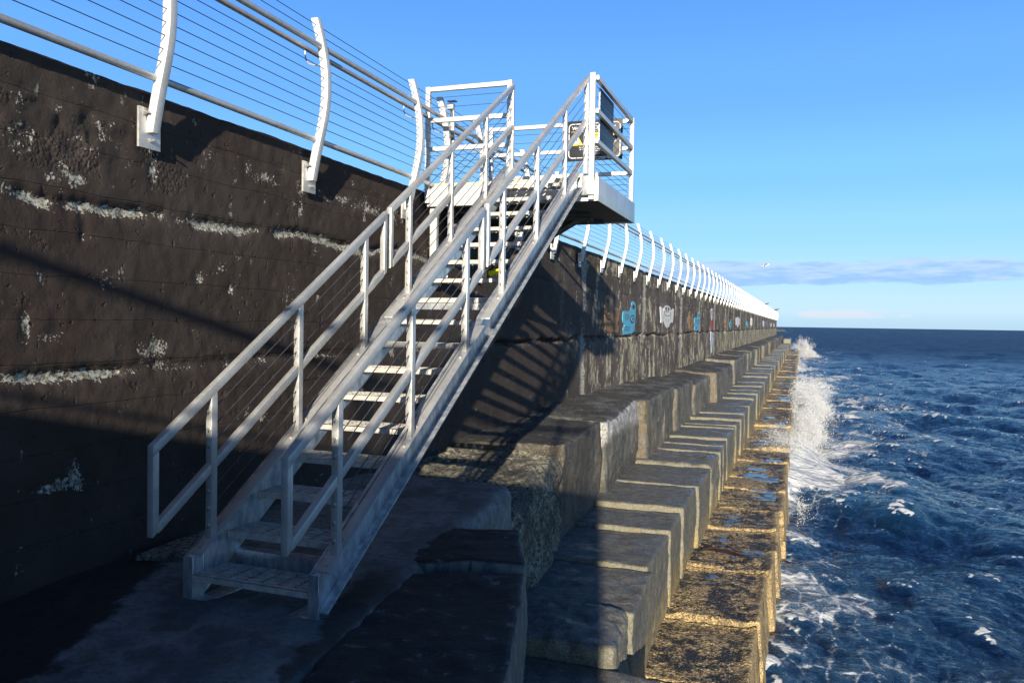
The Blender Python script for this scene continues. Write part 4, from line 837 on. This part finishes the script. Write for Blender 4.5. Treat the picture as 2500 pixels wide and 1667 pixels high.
def build_sea():
    S1 = spectrum(512, 47.0, 4.8, math.radians(205), 0.165, 11, 0.012); S2 = spectrum(512, 13.3, 2.4, math.radians(165), 0.050, 23, 0.004)
    rs = [6.0]
    while rs[-1] < 40000: r = rs[-1]; rs.append(r+min(max(0.05, r*r*0.00013), r*0.06))
    rs = np.array(rs); th = np.radians(np.concatenate([np.arange(-9, 36, 0.052), np.arange(36, 75, 0.5)]))
    R, T = np.meshgrid(rs, th, indexing='ij'); x = (R*np.sin(T)).ravel(); y = (R*np.cos(T)).ravel()
    near = 1-sstep(R.ravel(), 500, 2500); lod = 1-sstep(R.ravel(), 90, 220)
    z = np.zeros_like(x); ox = np.zeros_like(x); oy = np.zeros_like(x); J = np.ones_like(x)
    ch = 1.35
    for S, w, rot in ((S1, near, 0.0), (S2, near*lod, 0.6)):
        c, s = math.cos(rot), math.sin(rot); xr, yr = x*c+y*s, -x*s+y*c; H, dx, dy, dxx, dyy, dxy, L = S
        z += w*samp(H, L, xr, yr); a, b = samp(dx, L, xr, yr), samp(dy, L, xr, yr); ox -= ch*w*(a*c-b*s); oy -= ch*w*(a*s+b*c)
        jx = samp(dxx, L, xr, yr); jy = samp(dyy, L, xr, yr); jxy = samp(dxy, L, xr, yr); J += ch*w*(jx+jy)*0.9
    crest = sstep(-J, -0.34, 0.12)
    P2 = np.stack([x, y, 0*x], 1); edge = np.clip(x+0.15, 0, None)
    n1 = fbm(P2, 0.30, 4, 300); n2 = fbm(P2, 1.2, 4, 301); n3 = fbm(P2*np.array([1, .5, 1]), 0.06, 3, 302)
    wash = np.exp(-edge/(1.1+1.6*np.clip(n1+0.3, 0, 1)+1.8*sstep(y, 22, 50)))*(0.30*sstep(y, 9, 14)+0.70*sstep(y, 17, 25))*(1-sstep(y, 190, 260))
    z += 0.42*np.exp(-edge/0.55)*np.clip(0.4+n1*1.6, 0, 1)*sstep(y, 14, 24)*(1-sstep(y, 170, 220))
    z += 0.9*np.exp(-((x-2.4)**2/0.9+(y-24.5)**2/9.0))*0.5                            # backwash hump
    far = sstep(y, 12, 20)
    foam = 0.95*wash*(0.55+0.6*n2)+0.68*crest+0.42*np.clip(n1*0.9+n2*0.5, 0, 1)*np.exp(-edge/(5.0))*far+0.34*np.clip(n1+n2*.6-.05, 0, 1)*np.exp(-edge/16.0)
    foam += 0.25*crest*np.clip(n3+.3, 0, 1)
    V = np.stack([x+ox, y+oy, SEA+z], 1)
    nr, nt = R.shape; idx = np.arange(nr*nt).reshape(nr, nt); Fq = np.stack([idx[:-1, :-1], idx[:-1, 1:], idx[1:, 1:], idx[1:, :-1]], -1).reshape(-1, 4)
    t = NT('sea_water'); fo = t.attr('foam')
    fa = t.ss(t.attr('dist'), 25, 200, 1, 0.0)
    lace = t.vor(2.2, t.coord((1, 0.7, 1)), 'DISTANCE_TO_EDGE'); wn = t.noise(5, 6, 0.7); fn = t.noise(26, 5, 0.75)
    v = t.math('ADD', t.math('MULTIPLY', fo, 1.15), t.math('ADD', t.math('MULTIPLY', t.math('SUBTRACT', wn, 0.5), 0.85), t.math('MULTIPLY', t.math('SUBTRACT', fn, 0.5), 0.7)))
    v = t.math('ADD', v, t.ss(lace, 0.0, 0.09, 0.16, -0.04)); F = t.ss(v, 0.36, 0.66)
    fd = t.attr('dist')
    w1 = t.noise(1.0, 6, 0.62, t.coord((2.0, 3.4, 2.0))); w2 = t.noise(1.0, 5, 0.62, t.coord((8.0, 14.0, 8.0))); w3 = t.noise(1.0, 4, 0.6, t.coord((0.35, 0.8, 0.35)))
    w4 = t.noise(1.0, 6, 0.65, t.coord((0.02, 0.05, 0.02))); w5 = t.noise(1.0, 6, 0.6, t.coord((0.004, 0.012, 0.02)))
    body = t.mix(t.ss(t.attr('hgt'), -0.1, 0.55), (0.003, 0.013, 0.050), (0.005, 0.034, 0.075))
    thin = t.ss(v, 0.10, 0.5, 0.0, 0.30); patch = t.math('MULTIPLY', t.ss(w4, 0.42, 0.60), t.ss(fd, 80, 500)); body = t.mix(patch, body, (0.010, 0.045, 0.110)); body = t.mix(t.math('MULTIPLY', t.ss(w5, 0.46, 0.56), t.ss(fd, 300, 1200)), body, (0.018, 0.070, 0.160)); body = t.mix(t.ss(fd, 200, 3000, 0, 0.6), body, (0.020, 0.080, 0.190)); cap = t.math('MULTIPLY', t.ss(t.noise(1.0, 7, 0.72, t.coord((0.16, 0.45, 0.3), (3, 1, 0))), 0.645, 0.685), t.ss(fd, 40, 120)); F = t.math('MAXIMUM', F, t.math('MULTIPLY', cap, 0.8)); body = t.mix(thin, body, (0.10, 0.22, 0.36))  # body lightens with distance: horizon haze mixed into the water colour
    col = t.mix(F, body, (0.80, 0.83, 0.85))
    n = t.bump(w5, t.ss(fd, 400, 2500, 0.0, 1.0), 60); n = t.bump(w4, t.ss(fd, 120, 900, 0.0, 1.0), 14, n); n = t.bump(w3, t.ss(fd, 60, 400, 0.25, 1.0), 1.4, n); n = t.bump(w1, t.ss(fd, 20, 500, 0.75, 0.9), 0.20, n); n = t.bump(w2, t.ss(fd, 10, 150, 0.8, 0.3), 0.032, n); n = t.bump(fn, t.math('MULTIPLY', F, 0.6), 0.03, n)
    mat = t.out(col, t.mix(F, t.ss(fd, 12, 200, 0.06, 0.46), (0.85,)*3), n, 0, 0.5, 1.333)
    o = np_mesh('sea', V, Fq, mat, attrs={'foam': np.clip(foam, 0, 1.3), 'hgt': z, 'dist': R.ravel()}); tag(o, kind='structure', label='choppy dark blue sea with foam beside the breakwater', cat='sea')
    return S1
build_sea()
# ------------------------------------------------------------------ spray
M_FOAM = flat('spray_white', (0.92, 0.94, 0.95), 0.6, 0.02, 3); M_FOAM.node_tree.nodes['Principled BSDF'].inputs['Alpha'].default_value = 0.6
def droplets(name, C, R, label):
    OC = np.array([(1, 0, 0), (-1, 0, 0), (0, 1, 0), (0, -1, 0), (0, 0, 1), (0, 0, -1)], float); OF = np.array([(0, 2, 4), (2, 1, 4), (1, 3, 4), (3, 0, 4), (2, 0, 5), (1, 2, 5), (3, 1, 5), (0, 3, 5)])
    n = len(C); st = RNG.uniform(0.7, 1.7, (n, 3)); V = (C[:, None, :]+OC[None]*R[:, None, None]*st[:, None, :]).reshape(-1, 3); Fq = (OF[None]+np.arange(n)[:, None, None]*6).reshape(-1, 3)
    o = np_mesh(name, V, Fq, M_FOAM, smooth=True); tag(o, label, 'sea spray', kind='stuff'); return o
def plume(cx, cy, cz, rx, ry, h, n, rmin, rmax, lean=0.0, core=0.6, seed=1):
    g = np.random.default_rng(seed); k = 14; dirs = []
    # jets
    ja = g.uniform(-1, 1, k); jt = g.uniform(0.55, 1.0, k); w = g.integers(0, k, n); t = g.beta(1.5, 1.7, n)
    x = cx+rx*ja[w]*t*0.9+lean*t*h+g.normal(0, 0.12, n)*rx*(0.4+t); y = cy+g.normal(0, 0.45, n)*ry*(0.5+t); z = cz+h*jt[w]*t*np.sqrt(np.clip(1-0.55*ja[w]**2, 0, 1))+g.normal(0, 0.05, n)*h
    nb = int(n*core); a = g.normal(0, 0.42, nb); x2 = cx+lean*h*.3+a*rx; y2 = cy+g.normal(0, .4, nb)*ry; z2 = cz+h*0.55*g.beta(1.2, 2.2, nb)*np.exp(-a*a)
    C = np.stack([np.concatenate([x, x2]), np.concatenate([y, y2]), np.concatenate([z, z2])], 1); R = rmin+(rmax-rmin)*g.beta(0.8, 3.2, len(C))
    q = fbm(C*np.array([1, .6, 1]), 2.6/max(rx, .4), 4, seed+50, 0.65)+0.30*(1-(C[:, 2]-cz)/h)-0.10; hh_ = (C[:, 2]-cz)/h; keep = (q+g.normal(0, .05, len(C)) > 0.0) & (g.uniform(0, 1, len(C)) > np.clip(hh_*1.1-0.2, 0, 0.93))
    return C[keep], R[keep]
C1, R1 = plume(0.55, 132, SEA, 1.8, 2.2, 3.6, 30000, 0.012, 0.06, 0.10, 0.9, 3)
droplets('sea_spray', C1, R1, 'distant burst of white spray rising beside the end of the breakwater')
Ca, Ra = plume(0.30, 44, SEA+0.2, 1.10, 6.0, 2.25, 90000, 0.003, 0.026, 0.12, 0.9, 5)
Cb, Rb = plume(0.25, 35, SEA+0.1, 0.8, 5.0, 1.5, 30000, 0.003, 0.024, 0.08, 1.2, 6)
Cc, Rc = plume(0.25, 49, SEA+0.2, 0.7, 3.5, 2.2, 16000, 0.004, 0.028, 0.05, 0.6, 9)
droplets('sea_spray', np.concatenate([Ca, Cb, Cc]), np.concatenate([Ra, Rb, Rc]), 'large white wave burst breaking against the middle of the lowest ledge')
Cd, Rd = plume(-0.05, 27.5, SEA+0.4, 1.0, 2.4, 1.35, 40000, 0.003, 0.012, -0.40, 0.8, 7)
g = np.random.default_rng(8); n = 16000; yy = 19+17*g.beta(1.9, 1.0, n); q = (yy-15)/18
Ce = np.stack([0.02+np.abs(g.normal(0, .26, n))*(0.3+q), yy, SEA+0.12+np.abs(g.normal(0, .24, n))*q+0.25*q*np.sin(yy*1.7+1)**2], 1)
droplets('sea_spray', np.concatenate([Cd, Ce]), np.concatenate([Rd, g.uniform(.002, .010, n)]), 'white splash washing over the notch in the near barnacled ledge')
# ------------------------------------------------------------------ small far things
t = NT('far_rock'); M_FR = t.out(t.mix(t.noise(3, 5), (0.06, 0.05, 0.04), (0.14, 0.12, 0.09)), 0.9)
o = block('rock_islet', [(-60, 900), (-15, 900), (-15, 960), (-60, 960)], SEA-1, [SEA+6.0, SEA+1.2, SEA+1.0, SEA+5], 3.0, 1.6, 2.0, M_FR, 5); tag(o, 'low dark rock islet on the horizon at the end of the wall', 'islet')
o = block('stone_block', [(-2.6, 140), (-1.4, 140), (-1.4, 146), (-2.6, 146)], -3.0, -1.9, 0.15, 0.1, 0.3, M_ST2, 91); tag(o, 'rust coloured stone at the far tip of the ledges', 'stone block')
def bird(loc, s, label, fly=False, col=(0.05, 0.05, 0.06)):
    mt = flat('bird_feathers', col, 0.8, 0.1); e = empty('bird', loc); e.scale = (s,)*3; tag(e, label, 'bird')
    pts = [(-.5, 0, .22), (-.3, 0, .24), (0, 0, .28), (.25, 0, .36), (.36, 0, .46), (.50, 0, .46)]; rr = [.03, .08, .13, .10, .07, .015]
    mb = MB(); n = 10; vs = []; fs = []
    for p, r in zip(pts, rr): vs += [(p[0], r*math.cos(2*math.pi*k/n), p[2]+r*math.sin(2*math.pi*k/n)) for k in range(n)]
    for i in range(len(pts)-1):
        for k in range(n): fs.append((i*n+k, i*n+(k+1) % n, (i+1)*n+(k+1) % n, (i+1)*n+k))
    fs += [tuple(range(n)), tuple((len(pts)-1)*n+k for k in range(n))]; mb.add(vs, fs)
    if fly:
        for sg in (-1, 1): mb.add([(-.15, sg*.08, .30), (.2, sg*.08, .33), (.12, sg*.6, .50), (-.1, sg*.6, .48), (-.1, sg*1.15, .34), (-.02, sg*1.2, .33)], [(0, 1, 2, 3), (3, 2, 5, 4)])
    else: mb.tube([(0, .04, .2), (0, .04, 0)], .015, 5); mb.tube([(0, -.04, .2), (0, -.04, 0)], .015, 5)
    mb.build('bird_body', mt, e, smooth=True)
D = 90.0; bird((-0.0412*D, 1.047*D, 0.0718*D), 0.75, 'white gull gliding low in the sky above the sea', True, (0.7, 0.7, 0.72))
bird((-3.96, 105, 2.6), 0.6, 'small dark bird perched on the fence top, the nearer one'); bird((-3.96, 147, 2.6), 1.0, 'dark bird perched on the far end of the fence')
